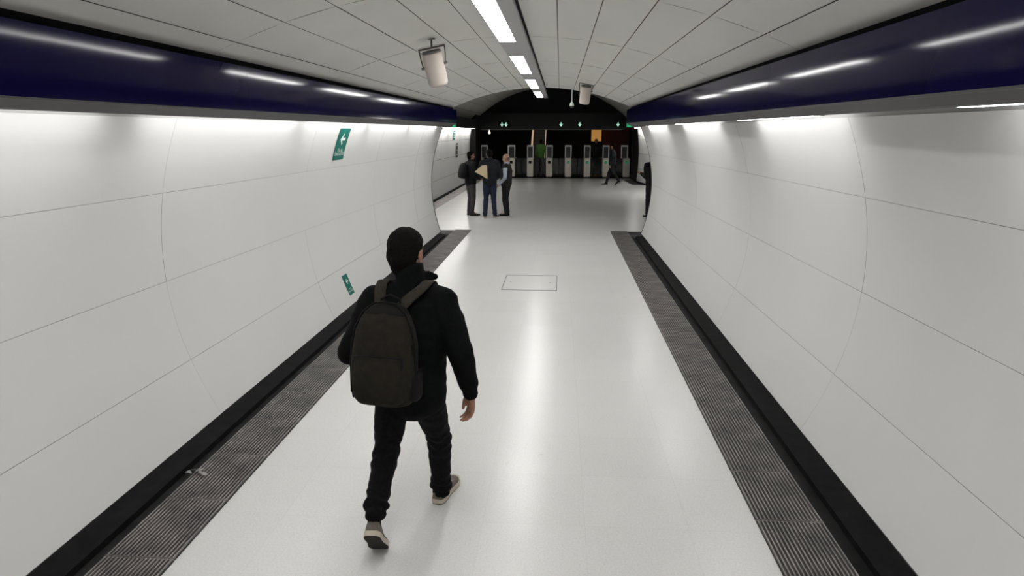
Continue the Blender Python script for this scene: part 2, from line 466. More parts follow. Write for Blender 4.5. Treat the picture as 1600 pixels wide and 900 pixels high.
bm = NB(); box(bm, CX-3.95, CX-3.22, 15.5, 32.0, 2.42, 2.75); box(bm, CX-3.30, CX-3.22, 15.5, 32.0, 2.36, 2.42)
struct('trim_7', bm, M_black)
bm = NB(); box(bm, CX-3.72, CX-3.62, 15.72, 32.0, 0, 0.06)
struct('baseboard_hall_left', bm, M_rubber)
bm = NB(); box(bm, CX-3.60, CX-3.22, 15.74, 31.9, 0.0, 0.008)
tag(struct('trim_8', bm, M_rib), 'flat grey metal strip along hall wall', 'trim')
# dark wall between the lit wall and the gates, left
bm = NB(); box(bm, CX-4.0, CX-3.45, 32.0, 34.0, 0, 4.2); struct('wall_gate_left', bm, M_black)

# hall right wall: ends in a curve that turns away to the right
bm = NB()
path = [(3.46, 34.0), (3.5, 33.05), (3.48, 31.59), (3.52, 30.43), (3.67, 29.78), (3.91, 29.55), (5.4, 29.35)]
def bulge(z): return float(np.polyval(_pf, z))-2.275
def wall_path(bm, path, z0, z1, nz, mi=0, off=0.0, bl=1.0):
    P = [Vector((x, y, 0)) for x, y in path]; rows = []
    for i, p in enumerate(P):
        d = (P[min(i+1, len(P)-1)]-P[max(i-1, 0)]).normalized(); nrm = Vector((-d.y, d.x, 0))  # faces the hall when walking away
        rows.append([bm.verts.new(p - nrm*(-bulge(lerp(z0, z1, k/nz))*bl*0 ) + nrm*0 + Vector((off*-nrm.x, off*-nrm.y, lerp(z0, z1, k/nz))) + Vector((abs(nrm.x), abs(nrm.y), 0))*.35*bulge(lerp(z0, z1, k/nz))*bl) for k in range(nz+1)])
    for a, b in zip(rows, rows[1:]):
        for k in range(nz): f = bm.faces.new((a[k], a[k+1], b[k+1], b[k])); f.material_index = mi; f.smooth = True
for a, b in zip(ZR2, ZR2[1:]): wall_path(bm, path[2:], a+.004, b-.004, 5)
wall_path(bm, path[:3], 0, 2.45, 6, mi=1)
me = bpy.data.meshes.new('wall_hall_right'); bm.to_mesh(me); bm.free(); me.materials.append(M_wall); me.materials.append(M_black)
o = bpy.data.objects.new('wall_hall_right', me); C.objects.link(o); o['kind'] = 'structure'
bm = NB(); wall_path(bm, path, 0.0, 0.09, 1, bl=0, off=-0.02); wall_path(bm, path, 0.0, 0.09, 1, bl=0, off=0.04)
struct('baseboard_hall_right', bm, M_rubber)
bm = NB(); box(bm, 3.0, 5.4, 29.2, 33.8, 2.42, 2.8)
struct('trim_9', bm, M_black)
# side passage walls on the right
bm = NB(); box(bm, 5.4, 5.5, 15.4, 34.0, 0, 4.6); struct('wall_side_right', bm, M_wall)
bm = NB(); box(bm, 3.3, 5.4, 15.6, 29.4, 2.9, 3.0); struct('ceiling_side', bm, M_hceil)
bm = NB()
v = [bm.verts.new(p) for p in ((2.66, 29.75, 0.004), (2.98, 33.3, 0.004), (2.66, 33.3, 0.004), (2.2, 29.75, 0.004), (4.6, 29.3, 0.004))]
bm.faces.new([bm.verts.new(p) for p in ((3.0, 33.2, .005), (3.38, 33.2, .005), (3.5, 31.2, .005), (3.7, 29.75, .005), (3.15, 29.75, .005), (3.08, 31.2, .005))])
bmesh.ops.delete(bm, geom=v, context='VERTS')
struct('trim_11', bm, M_ribbase)

# end wall with header above the gates
bm = NB()
box(bm, CX-4.1, 5.5, 34.0, 34.3, 2.55+.28, 4.6)
struct('wall_back', bm, M_black)
M_header = mat('header_dark_grey', (0.010, 0.010, 0.011), 0.4, spec=.3)
bm = NB(); box(bm, CX-3.5, 5.4, 33.85, 34.4, 2.34, 3.1)
struct('trim_12', bm, M_header)
bm = NB(); box(bm, CX-3.5, 3.02, 33.83, 33.87, 2.31, 2.345); struct('trim_13', bm, mat('header_lip', (0.12, 0.12, 0.115), 0.35, 0.5))

# dark concourse beyond the gates
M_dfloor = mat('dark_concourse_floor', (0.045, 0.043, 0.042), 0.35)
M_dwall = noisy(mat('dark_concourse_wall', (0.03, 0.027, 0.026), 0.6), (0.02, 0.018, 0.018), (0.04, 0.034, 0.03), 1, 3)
bm = NB(); box(bm, -9, 8, 34.0, 50, -0.2, -0.002); struct('floor_concourse', bm, M_dfloor)
bm = NB(); box(bm, -9, 8, 50, 50.2, 0, 6); struct('wall_concourse_back', bm, M_dwall)
bm = NB(); box(bm, -9.2, -9, 34, 50, 0, 6); box(bm, -9.2, CX-4.0, 33.9, 34.1, 0, 6); struct('wall_concourse_left', bm, M_dwall)
bm = NB(); box(bm, 8, 8.2, 34, 50, 0, 6); box(bm, 5.5, 8.2, 33.9, 34.1, 0, 6); box(bm, 3.5, 5.5, 34.0, 34.25, 0, 2.9); struct('wall_concourse_right', bm, M_dwall)
bm = NB(); box(bm, -9.2, 8.2, 34.3, 50.2, 6, 6.1); struct('ceiling_concourse', bm, M_dwall)

# ---------------------------------------------------------------- lamps
def ceiling_light(y0, y1, label):
    t = thing('strip_light', label, 'ceiling light', (CX-.10, (y0+y1)/2, 3.10), 0, 'strip lamps along the ceiling track')
    L = (y1-y0)/2
    bm = NB(); box(bm, -.078, .078, -L, L, -0.002, 0.014); obj('diffuser', bm, M_diff, t)
    bm = NB()
    for x in (-.084, .078): box(bm, x, x+.006, -L-.005, L+.005, -0.004, 0.03)
    for y in (-L-.006, L): box(bm, -.084, .084, y, y+.006, -0.004, 0.03)
    box(bm, -.084, .084, -L, L, .0145, .03)
    obj('frame', bm, M_house, t)
for y0, y1, lb in ((-2.7, -.3, 'long white strip lamp on the ceiling behind the viewer'), (.95, 3.3, 'long white strip lamp overhead just out of the picture'),
                   (4.6, 7.0, 'nearest and largest glowing strip lamp on the ceiling centre line'),
                   (8.3, 10.8, 'second glowing ceiling strip lamp from the viewer'),
                   (12.0, 14.45, 'third glowing ceiling strip lamp from the viewer'),
                   (15.75, 18.2, 'farthest and smallest glowing ceiling strip lamp, in front of the black arch')):
    ceiling_light(y0, y1, lb)
bm = NB(); box(bm, CX-.19, CX-.184, -3.6, 18.6, 3.10, 3.17); box(bm, CX-.016, CX+.090, -3.6, 18.6, 3.095, 3.16); box(bm, CX-.19, CX+.09, -3.6, 18.6, 3.135, 3.165)
for a, b in ((-.3, .95), (3.3, 4.6), (7.0, 8.3), (10.8, 12.0), (14.45, 15.75), (18.2, 18.6)): box(bm, CX-.184, CX-.016, a+.012, b-.012, 3.10, 3.135)
tag(obj('light_track', bm, M_house), 'long grey metal lamp track running down the middle of the ceiling', 'light track')
for y, lb in ((16.2, 'thin rod holding the lamp track just past the white ceiling'), (18.4, 'thin rod holding the far tip of the lamp track')):
    bm = NB(); cyl(bm, (CX-.06, y, 3.166), (CX-.06, y, zh(0)), .008)
    tag(obj('track_hanger', bm, M_house), lb, 'hanger')

def cove(s, y0, y1, label, group):
    yc = (y0+y1)/2; hx = (LIP[0]+.05+half(2.345, yc))/2
    hx = min(hx, 2.2)
    t = thing('cove_light', label, 'cove light', (CX+s*hx, yc, 2.352), 0, group)
    L = (y1-y0)/2
    bm = NB(); box(bm, -.028, .028, -L, L, 0.0, .03); obj('diffuser', bm, M_cove, t)
    bm = NB(); box(bm, -.034, .034, -L, L, .031, .06); box(bm, -.034, .034, -L-.02, -L-.001, 0, .06); box(bm, -.034, .034, L+.001, L+.02, 0, .06); obj('housing', bm, M_house, t)
ord_ = ['nearest', 'second', 'third', 'fourth']
for k, (a, b) in enumerate(((1.1, 3.25), (5.0, 7.1), (8.6, 10.8), (12.2, 14.3))):
    cove(1, a, b, 'white cove lamp above the right wall, %s of the four bright dashes' % ord_[k], 'cove lamps above the right wall')
cove(1, -2.6, -.4, 'white cove lamp above the right wall, behind the viewer', 'cove lamps above the right wall')
for a, b in ((-2.9, -.6), (1.6, 4.2), (4.6, 7.3), (7.45, 9.75), (9.9, 12.2), (12.35, 14.7)):
    cove(-1, a, b, 'white cove lamp in the unbroken bright line above the left wall', 'cove lamps above the left wall')
# hall cove lamps
for k in range(5):
    y0 = 16.0+3.2*k
    bm = NB(); box(bm, CX-3.50, CX-3.44, y0, y0+2.9, 2.362, 2.40)
    tag(obj('cove_light', bm, M_hcove), 'white cove lamp above the far left hall wall beyond the tunnel', 'cove light', 'cove lamps above the far hall wall')
bm = NB(); box(bm, 3.28, 3.34, 29.6, 31.2, 2.38, 2.415)
tag(obj('cove_light', bm, M_hcove), 'short white cove lamp above the curved far right wall', 'cove light')
bm = NB(); box(bm, 4.2, 4.5, 24.0, 27.0, 2.855, 2.897)  # unseen fill light added to brighten the hall from the right
tag(obj('strip_light', bm, M_diff), 'unseen fill strip added in the side passage behind the right tunnel end', 'ceiling light')

# ---------------------------------------------------------------- signs on the walls
def patch(s, y0, y1, z0, z1, off, bm, ny=6, nz=8, mi=0):
    g = [[bm.verts.new(wp(s, lerp(z0, z1, i/nz), lerp(y0, y1, j/ny), off)) for j in range(ny+1)] for i in range(nz+1)]
    for i in range(nz):
        for j in range(ny): bm.faces.new((g[i][j], g[i+1][j], g[i+1][j+1], g[i][j+1])).material_index = mi
def text_tris(txt, size):
    cu = bpy.data.curves.new('t', 'FONT'); cu.body = txt; cu.size = size; cu.align_x = 'CENTER'; cu.resolution_u = 3
    t = bpy.data.objects.new('t', cu); C.objects.link(t)
    me = bpy.data.meshes.new_from_object(t.evaluated_get(bpy.context.evaluated_depsgraph_get()))
    vs = [(v.co.x, v.co.y) for v in me.vertices]; fs = [tuple(p.vertices) for p in me.polygons]
    bpy.data.objects.remove(t); bpy.data.meshes.remove(me); return vs, fs
ARROW = [(-.5, 0), (0, .46), (.12, .34), (-.12, .11), (.5, .11), (.5, -.11), (-.12, -.11), (.12, -.34), (0, -.46)]
AF = [(0, 1, 2, 3), (3, 4, 5, 6), (0, 6, 7, 8), (0, 3, 6)]
def wall_sign(name, label, y0, y1, z0, z1, s=-1, lines=('Vía de', 'Evacuación')):
    yc, zc_ = (y0+y1)/2, (z0+z1)/2; W = y1-y0; H = z1-z0
    t = thing(name, label, 'wall sign', (0, 0, 0))
    t.location = wp(s, zc_, yc, 0)
    bm = NB(); patch(s, y0, y1, z0, z1, .006, bm); patch(s, y0, y1, z0, z1, .001, bm)
    # rim
    o = obj('panel', bm, M_green, t); inv_parent(o, t)
    def put(vs, fs, cy, cz, nm):
        bm = NB()
        # on the left wall, reading direction (rightwards for a viewer facing it) is +Y
        vv = [bm.verts.new(wp(s, cz+v, cy-s*u, .009)) for u, v in vs]
        for f in fs: bm.faces.new([vv[i] for i in f])
        o = obj(nm, bm, M_signw, t); inv_parent(o, t)
    a = W*.42
    put([(x*a*1.1, y*a) for x, y in ARROW], AF, yc, z0+H*.66, 'arrow')
    for k, tx in enumerate(lines):
        vs, fs = text_tris(tx, W*(.19 if k == 0 else .2))
        put(vs, fs, yc, z0+H*(.25-.11*k), 'lettering')
    return t
wall_sign('evacuation_sign', 'green evacuation sign with white arrow high on the left tunnel wall', 8.72, 9.12, 1.885, 2.285)
wall_sign('evacuation_sign', 'small green evacuation sign low on the left wall beside the walking man', 8.70, 8.895, .11, .37)
# sign strips on the far hall wall
for (y, z0, z1, c, lb) in ((26.6, 1.92, 2.28, M_green, 'narrow green sign on the far left hall wall'), (27.6, 1.22, 1.78, M_dark, 'tall dark notice below the green sign on the far left hall wall')):
    bm = NB(); rows = []
    for i in range(5):
        z = lerp(z0, z1, i/4); rows.append([bm.verts.new(PL(z, y+d, .012)) for d in (0, .55)])
    for a, b in zip(rows, rows[1:]): bm.faces.new((a[0], b[0], b[1], a[1]))
    t = tag(obj('wall_sign', bm, c), lb, 'wall sign')
    bm = NB()
    for z in np.linspace(z0+.08, z1-.1, 3):
        q = [PL(z, y+.12, .016), PL(z+.035, y+.12, .016), PL(z+.035, y+.42, .016), PL(z, y+.42, .016)]
        bm.faces.new([bm.verts.new(v) for v in q])
    obj('print', bm, M_signw, t)

# green exit boxes at the ends of the blue fascias
M_exit = mat('exit_glow', (0.0, 0.3, 0.1), 0.4, emit=(0.0, 0.75, 0.30), estr=0.28)
for x, w, z, lb in ((-2.375, .10, 2.375, 'tiny glowing green exit sign at the end of the left blue fascia'), (1.54, .16, 2.375, 'glowing green exit sign at the end of the right blue fascia')):
    t = thing('exit_sign', lb, 'exit sign', (x, 15.56, z))
    bm = NB(); box(bm, -w/2-.006, w/2+.006, 0, .03, -.045, .055); box(bm, -.05, .05, -.165, .03, .056, .075); obj('case', bm, M_dark, t)
    bm = NB(); box(bm, -w/2, w/2, -.006, -.001, -.04, .05); obj('lit_panel', bm, M_exit, t)
    bm = NB()
    vv = [bm.verts.new((px_*.04, -.009, py_*.05+.005)) for px_, py_ in ARROW]
    for f in AF: bm.faces.new([vv[i] for i in f])
    obj('arrow', bm, mat('exit_white', (.7, .9, .8), .5, emit=(.5, 1, .7), estr=.5), t)

# ---------------------------------------------------------------- speakers, pendant, detector
M_spk = noisy(mat('speaker_ivory', (0.62, 0.56, 0.50), 0.45), (0.60, 0.54, 0.485), (0.66, 0.60, 0.545), 6, 2)
M_spk2 = mat('speaker_back_grille', (0.16, 0.15, 0.14), 0.6)
def speaker(top, axis, label, L=.315, r=.098, roll=0.25):
    top = Vector(top); ax = Vector(axis).normalized(); end = top+ax*L
    t = thing('sound_projector', label, 'loudspeaker', top)
    bm = NB()
    tube(bm, [top+ax*.012, top+ax*.03, top+ax*(L*.5), end-ax*.025, end], [r*.95, r, r*.99, r*.97, r*.88], n=28, cap=False)
    o = obj('body', bm, M_spk, t, smooth=True); inv_parent(o, t)
    bm = NB(); cyl(bm, top-ax*.004, top+ax*.013, r*.9, r*.96, 28); o = obj('rear_cap', bm, M_spk2, t); inv_parent(o, t)
    bm = NB(); cyl(bm, end, end+ax*.004, r*.84, r*.8, 28); o = obj('grille', bm, M_spk2, t); inv_parent(o, t)
    # bracket: plate on the ceiling, bar, two arms to pivots
    side = Vector((1, -.1, roll)).normalized()
    zt = zc(top.x-CX)
    bm = NB(); Mx = Matrix.Translation((top.x, top.y+.02, top.z+.035)) @ Matrix.Rotation(-roll*.8*(1 if top.x < CX else -1), 4, 'Y')
    rbox(bm, -.13, .13, -.022, .022, -.008, .006, .003, Mx)
    cyl(bm, (top.x, top.y+.02, top.z+.03), (top.x, top.y+.02, zt+.004), .009, n=10); cyl(bm, (top.x, top.y+.02, zt-.008), (top.x, top.y+.02, zt+.004), .035, n=16)
    piv = top+ax*(L*.42)
    for sg in (-1, 1):
        a = Mx @ Vector((sg*.124, 0, -.005)); b = piv+side*sg*(r+.014)
        tube(bm, [a, a*.55+b*.45+side*sg*.004, b], [.006, .006, .006], n=8)
    o = obj('bracket', bm, M_house if False else mat('bracket_steel', (.12, .11, .10), .5, .4), t); inv_parent(o, t)
    bm = NB()
    for sg in (-1, 1): b = piv+side*sg*(r+.002); cyl(bm, b, b+side*sg*.03, .014, .012, 12)
    o = obj('pivot_knob', bm, M_spk2, t); inv_parent(o, t)
speaker((-1.225, 6.72, 2.985), (.17, .28, -1), 'ivory cylindrical loudspeaker hanging left of the ceiling lamps, nearest one')
speaker((.465, 12.95, 3.05), (-.10, .25, -1), 'smaller ivory cylindrical loudspeaker hanging right of the ceiling lamps near the black arch')
t = thing('pendant_camera', 'thin white pole with a small dome hanging before the black arch', 'camera', (.235, 14.6, 3.09))
bm = NB(); cyl(bm, (0, 0, 0.0), (0, 0, -.26), .009, n=12); cyl(bm, (0, 0, -.005), (0, 0, .012), .03, n=16); obj('pole', bm, M_signw, t, smooth=False)
bm = NB(); tube(bm, [(0, 0, -.25), (0, 0, -.28), (0, 0, -.33)], [.016, .035, .048], n=20, cap=False); obj('housing', bm, M_signw, t)
bm = NB(); ellipsoid(bm, (0, 0, -.335), (.042, .042, .042)); obj('dome', bm, M_dark, t, smooth=True)
bm = NB(); cyl(bm, (0, 0, .05), (0, 0, .0), .05, .055, 20); ellipsoid(bm, (0, 0, .0), (.045, .045, .02))
o = tag(obj('smoke_detector', bm, M_signw), 'small white round smoke detector at the far edge of the white ceiling', 'smoke detector'); o.location = (-1.14, 14.5, zc(-.72)-.03)

# floor hatch
t = thing('floor_hatch', 'square access hatch with thin dark rim set in the pale floor', 'hatch', (-.415, 10.17, 0))
bm = NB(); w, d = .405, .52
for q in ((-w, w, -d, -d+.012), (-w, w, d-.012, d), (-w, -w+.010, -d, d), (w-.010, w, -d, d)): box(bm, *q, -.001, .003)
obj('rim', bm, M_dark, t)
bm = NB(); box(bm, -w+.013, w-.013, -d+.015, d-.015, -.001, .0015); obj('lid', bm, M_floor, t)
bm = NB()
for x in (-.3, .3): cyl(bm, (x, 0, .0012), (x, 0, .0022), .012, n=12)
obj('lift_hole', bm, M_dark, t)

# ---------------------------------------------------------------- fare gates
M_gate = noisy(mat('gate_steel', (0.46, 0.44, 0.39), 0.35, 0.35), (0.60, 0.56, 0.49), (0.68, 0.64, 0.56), 3, 3)
M_gframe = mat('gate_frame_white', (0.75, 0.76, 0.76), 0.35, 0.1)
M_gglass = mat('gate_screen_dark', (0.06, 0.065, 0.065), 0.1, 0.0)
M_leaf = mat('gate_leaf_smoked', (0.012, 0.012, 0.013), 0.12)
M_led_g = mat('led_green', (0.0, 0.3, 0.15), 0.4, emit=(0.05, 0.9, 0.45), estr=0.13)
def fare_gate(x, label, icon, wide=1.0, goff=0.0):
    w = .155*wide
    t = thing('fare_gate', label, 'fare gate', (x, 34.1, 0), 0, 'fare gates across the end of the hall')
    bm = NB(); rbox(bm, -w, w, 0, 1.3, .06, .965, .02); obj('pedestal', bm, M_gate, t)
    bm = NB(); box(bm, -w-.01, w+.01, -.01, 1.31, 0, .058); obj('plinth', bm, M_black, t)
    bm = NB(); a = goff-w-.005; b = goff+w+.005
    rbox(bm, a, a+.045, .2, .26, .967, 1.58, .006); rbox(bm, b-.045, b, .2, .26, .967, 1.58, .006); rbox(bm, a+.046, b-.046, .2, .26, 1.51, 1.58, .006)
    obj('screen_frame', bm, M_gframe, t)
    bm = NB(); box(bm, a+.046, b-.046, .22, .24, .967, 1.508); obj('screen', bm, M_gglass, t)
    bm = NB()
    if icon == 'green':
        cyl(bm, (0, -.004, .76), (0, .004, .76), .075, n=28); o = obj('status_light', bm, M_dark, t)
        bm = NB()
        n = 24
        for j in range(n):
            a0, a1 = 2*PI*j/n, 2*PI*(j+1)/n
            q = [(r*math.cos(a), -.008, .76+r*math.sin(a)) for a, r in ((a0, .075), (a1, .075), (a1, .058), (a0, .058))]
            bm.faces.new([bm.verts.new(v) for v in q])
        vv = [bm.verts.new((-px_*.09, -.008, .76+py_*.08)) for px_, py_ in ARROW]
        for f in AF: bm.faces.new([vv[i] for i in f])
        obj('arrow', bm, M_led_g, o)
    else:
        rbox(bm, -.07, .07, -.008, .01, .69, .83, .003); obj('card_reader', bm, M_black, t)
    for sg in (-1, 1):
        bm = NB(); box(bm, sg*(w+.005), sg*(w+.29), .58, .60, .15, .94)
        obj('door_leaf', bm, M_leaf, t)
    return t
def gx(px_): return (px_-875)/1095*34.0
for px_, lb, ic, wd, go in (
    (748, 'fare gate farthest left, mostly hidden behind the three standing people', 'dark', 1.05, .22),
    (798.5, 'fare gate just right of the three standing people, partly hidden by the old man', 'dark', 1.15, -.0),
    (828.5, 'beige fare gate with black card reader, left of the green vested person', 'dark', 1, 0),
    (858.8, 'beige fare gate with black card reader, right of the green vested person', 'dark', 1, 0),
    (888.6, 'fare gate with green arrow light below the hanging dome camera', 'green', 1, 0),
    (918.4, 'fare gate with green arrow light, left of the dark figure beyond', 'green', 1, 0),
    (947.8, 'fare gate half hidden behind the person walking past', 'green', 1, 0),
    (980.0, 'fare gate farthest right beside the curved white wall, its arrow green', 'green', 1.05, -.10)):
    fare_gate(gx(px_), lb, ic, wd, go)
bm = NB(); box(bm, -4.0, 3.46, 33.97, 35.4, -.001, .004); struct('trim_14', bm, M_black)

# lane indicators on the header
M_ledw = mat('led_white_green', (0.5, 0.9, 0.7), 0.4, emit=(0.55, 1.0, 0.78), estr=0.6)
def lane(px_, lb, n=1):
    t = thing('lane_indicator', lb, 'lane indicator', (gx(px_), 33.80, 2.565), 0, 'arrow signs on the black header')
    bm = NB(); rbox(bm, -.12*n, .12*n, 0, .045, -.12, .12, .005); obj('case', bm, M_black, t)
    for k in range(n):
        x = 0 if n == 1 else (-.10, .10)[k]
        bm = NB()
        vv = [bm.verts.new((x+py_*.17, -.006, px_2*.2)) for px_2, py_ in ARROW]
        for f in AF: bm.faces.new([vv[i] for i in f])
        obj('arrow', bm, M_ledw, t)
lane(788, 'double white arrow sign on the black header, leftmost', 2)
lane(876.5, 'single white green arrow sign on the header near the middle')
lane(905.3, 'single white green arrow sign on the header right of the dome camera')
lane(964, 'single white green arrow sign on the header beside the right fascia')

# ---------------------------------------------------------------- concourse contents
M_steel = mat('escalator_steel', (0.55, 0.50, 0.44), 0.25, 0.9)
M_glimmer = mat('escalator_glimmer', (0.9, 0.8, 0.7), 0.4, emit=(1.0, 0.66, 0.44), estr=0.32)  # reflected glimmer on the balustrades, put in as a warm glow
def escalator(x, label, w=.5, y0=38.5):
    t = thing('escalator', label, 'escalator', (x, y0, 0))
    sl = math.tan(math.radians(30)); Lh = 5.5
    for sg in (-1, 1):
        bm = NB()
        pr = [(0, 0), (.9, 0), (Lh, (Lh-.9)*sl), (Lh, (Lh-.9)*sl+.9), (1.0, .95), (0.0, .9), (-.12, .7), (-.15, .4)]
        for q in range(2):
            vs = [bm.verts.new((sg*w+q*sg*.03, a, b)) for a, b in pr]
            bm.faces.new(vs)
            if q: 
                for i in range(len(pr)): bm.faces.new((old[i], old[(i+1) % len(pr)], vs[(i+1) % len(pr)], vs[i]))
            old = vs
        obj('balustrade', bm, M_steel, t)
        bm = NB(); tube(bm, [(sg*(w+.015), a, b) for a, b in ((-.05, .35), (-.17, .5), (-.14, .75), (0, .93), (1.0, .98), (Lh, (Lh-.9)*sl+.93))], [.035]*6, n=10)
        obj('handrail', bm, M_black, t, smooth=True)
        bm = NB(); tube(bm, [(sg*(w-.015), a, b) for a, b in ((0.1, .62), (1.0, .66), (Lh, (Lh-.9)*sl+.62))], [(.085 if sg < 0 else .055, .02)]*3, n=8)
        obj('glimmer_strip', bm, M_glimmer, t)
    bm = NB()
    k = 0; yy, zz = 0.0, 0.0
    while yy < Lh:
        box(bm, -w+.01, w-.01, yy, min(yy+.4, Lh), -.02 if zz < .01 else zz-.2, zz); yy += .4
        if yy > .8: zz += .4*sl
    obj('steps', bm, M_dfloor, t)
escalator(gx(841)*1.17, 'escalator with warm glimmering balustrades rising behind the green vested person', .44)
bm = NB(); box(bm, gx(924)*1.32, gx(939.5)*1.32, 45.0, 45.06, 1.62, 2.5)
lp = tag(obj('lit_panel', bm, mat('amber_lightbox', (.6, .3, .08), .5, emit=(1, .48, .12), estr=.22)), 'small amber lit panel in the dark beyond the gates', 'lightbox')
bm = NB(); box(bm, gx(931)*1.32, gx(932.5)*1.32, 45.07, 45.12, 0, 2.4); obj('post', bm, M_black, lp)
t = thing('poster_panel', 'dim dark red advertising panel in the dark at the right beyond the gates', 'poster', (gx(962)*1.35, 45.8, 0))
bm = NB(); rbox(bm, -.85, .85, 0, .12, .3, 2.6, .02); obj('board', bm, mat('dark_red_poster', (.14, .02, .012), .5), t)
bm = NB(); 
for x in (-.7, .7): cyl(bm, (x, .06, 0), (x, .06, .31), .04)
obj('leg', bm, M_dark, t)
bm = NB(); ellipsoid(bm, (0, 0, 0), (.06, .06, .06)); cyl(bm, (0, 0, .05), (0, 0, 3.9), .012, n=8)
o = tag(obj('pendant_lamp', bm, mat('far_lamp', (1, .9, .8), .5, emit=(1, .85, .7), estr=2.5)), 'tiny far pendant lamp above the three standing people', 'lamp'); o.location = (gx(764.5)*1.12, 38.0, 2.17)

for x, lb in ((-1.9, 'left one'), (1.4, 'right one')):  # unseen fill lights, added to brighten the vested person beyond the gates
    t = thing('strip_light', 'unseen fill strip added behind the black header above the gates, ' + lb, 'ceiling light', (x, 34.48, 2.98), 0, 'fill strips added behind the header')
    bm = NB(); box(bm, -1.2, 1.2, -.08, .02, -.03, .10); obj('housing', bm, M_house, t)
    bm = NB(); box(bm, -1.18, 1.18, .0205, .035, -.028, .06); obj('diffuser', bm, M_hfill, t)

# ---------------------------------------------------------------- people
M_skin = noisy(mat('skin', (0.32, 0.16, 0.10), 0.5), (0.30, 0.145, 0.09), (0.36, 0.18, 0.12), 14, 3)
M_skin.node_tree.nodes['Principled BSDF'].inputs['Subsurface Weight'].default_value = 0.05
M_hair = noisy(mat('black_hair', (0.005, 0.0045, 0.004), 0.85, spec=.06), (0.004, 0.0035, 0.003), (0.008, 0.007, 0.006), 120, 3, bump=0.5, dist=0.003)
M_ghair = mat('grey_hair', (0.22, 0.20, 0.18), 0.7)
M_eye = mat('eye_dark', (0.02, 0.015, 0.012), 0.2)
M_lace = mat('lace', (0.4, 0.38, 0.34), .7)

def hand(bm, W, down, thumb, curl=0.5, k=1.0, fat=1.0):
    """palm, four unequal curled fingers, thumb leaving the side of the palm"""
    down = down.normalized(); thumb = (thumb-down*thumb.dot(down)).normalized(); nrm = None
    def build(nsign):
        n = down.cross(thumb)*nsign
        tube(bm, [W-down*.02, W+down*.025*k, W+down*.06*k, W+down*.088*k], [(.026*k*fat, .020*k*fat), (.034*k*fat, .019*k*fat), (.042*k*fat, .017*k*fat), (.040*k*fat, .014*k*fat)], side=thumb, n=14)
        for off, ln, rr in ((.031, .072, .0088), (.011, .080, .0092), (-.010, .074, .0088), (-.030, .060, .0078)):
            p = W + down*(.086*k) + thumb*off*k*fat; d = down.copy(); P = [p-d*.015]; R = [rr*k]
            P.append(p); R.append(rr*k)
            for q, fr in enumerate((.45, .32, .25)):
                ang = curl*(.55, 1.0, .8)[q]
                d = (Matrix.Rotation(0, 3, 'X') @ d); d = (d*math.cos(ang)+n*math.sin(ang)).normalized()
                p = p + d*ln*fr*k; P.append(p); R.append(rr*k*(1-.1*(q+1)))
            tube(bm, P, R, side=thumb, n=10)
        p = W + down*.022*k + thumb*.026*k*fat
        d = (down*.70+thumb*.45+n*.50).normalized(); P = [p, p+d*.032*k]
        d2 = (down*.95+thumb*.10+n*.15).normalized(); P += [P[-1]+d2*.027*k, P[-1]+d2*.052*k]
        tube(bm, P, [.014*k, .012*k, .0105*k, .009*k], side=thumb, n=10)
    return build

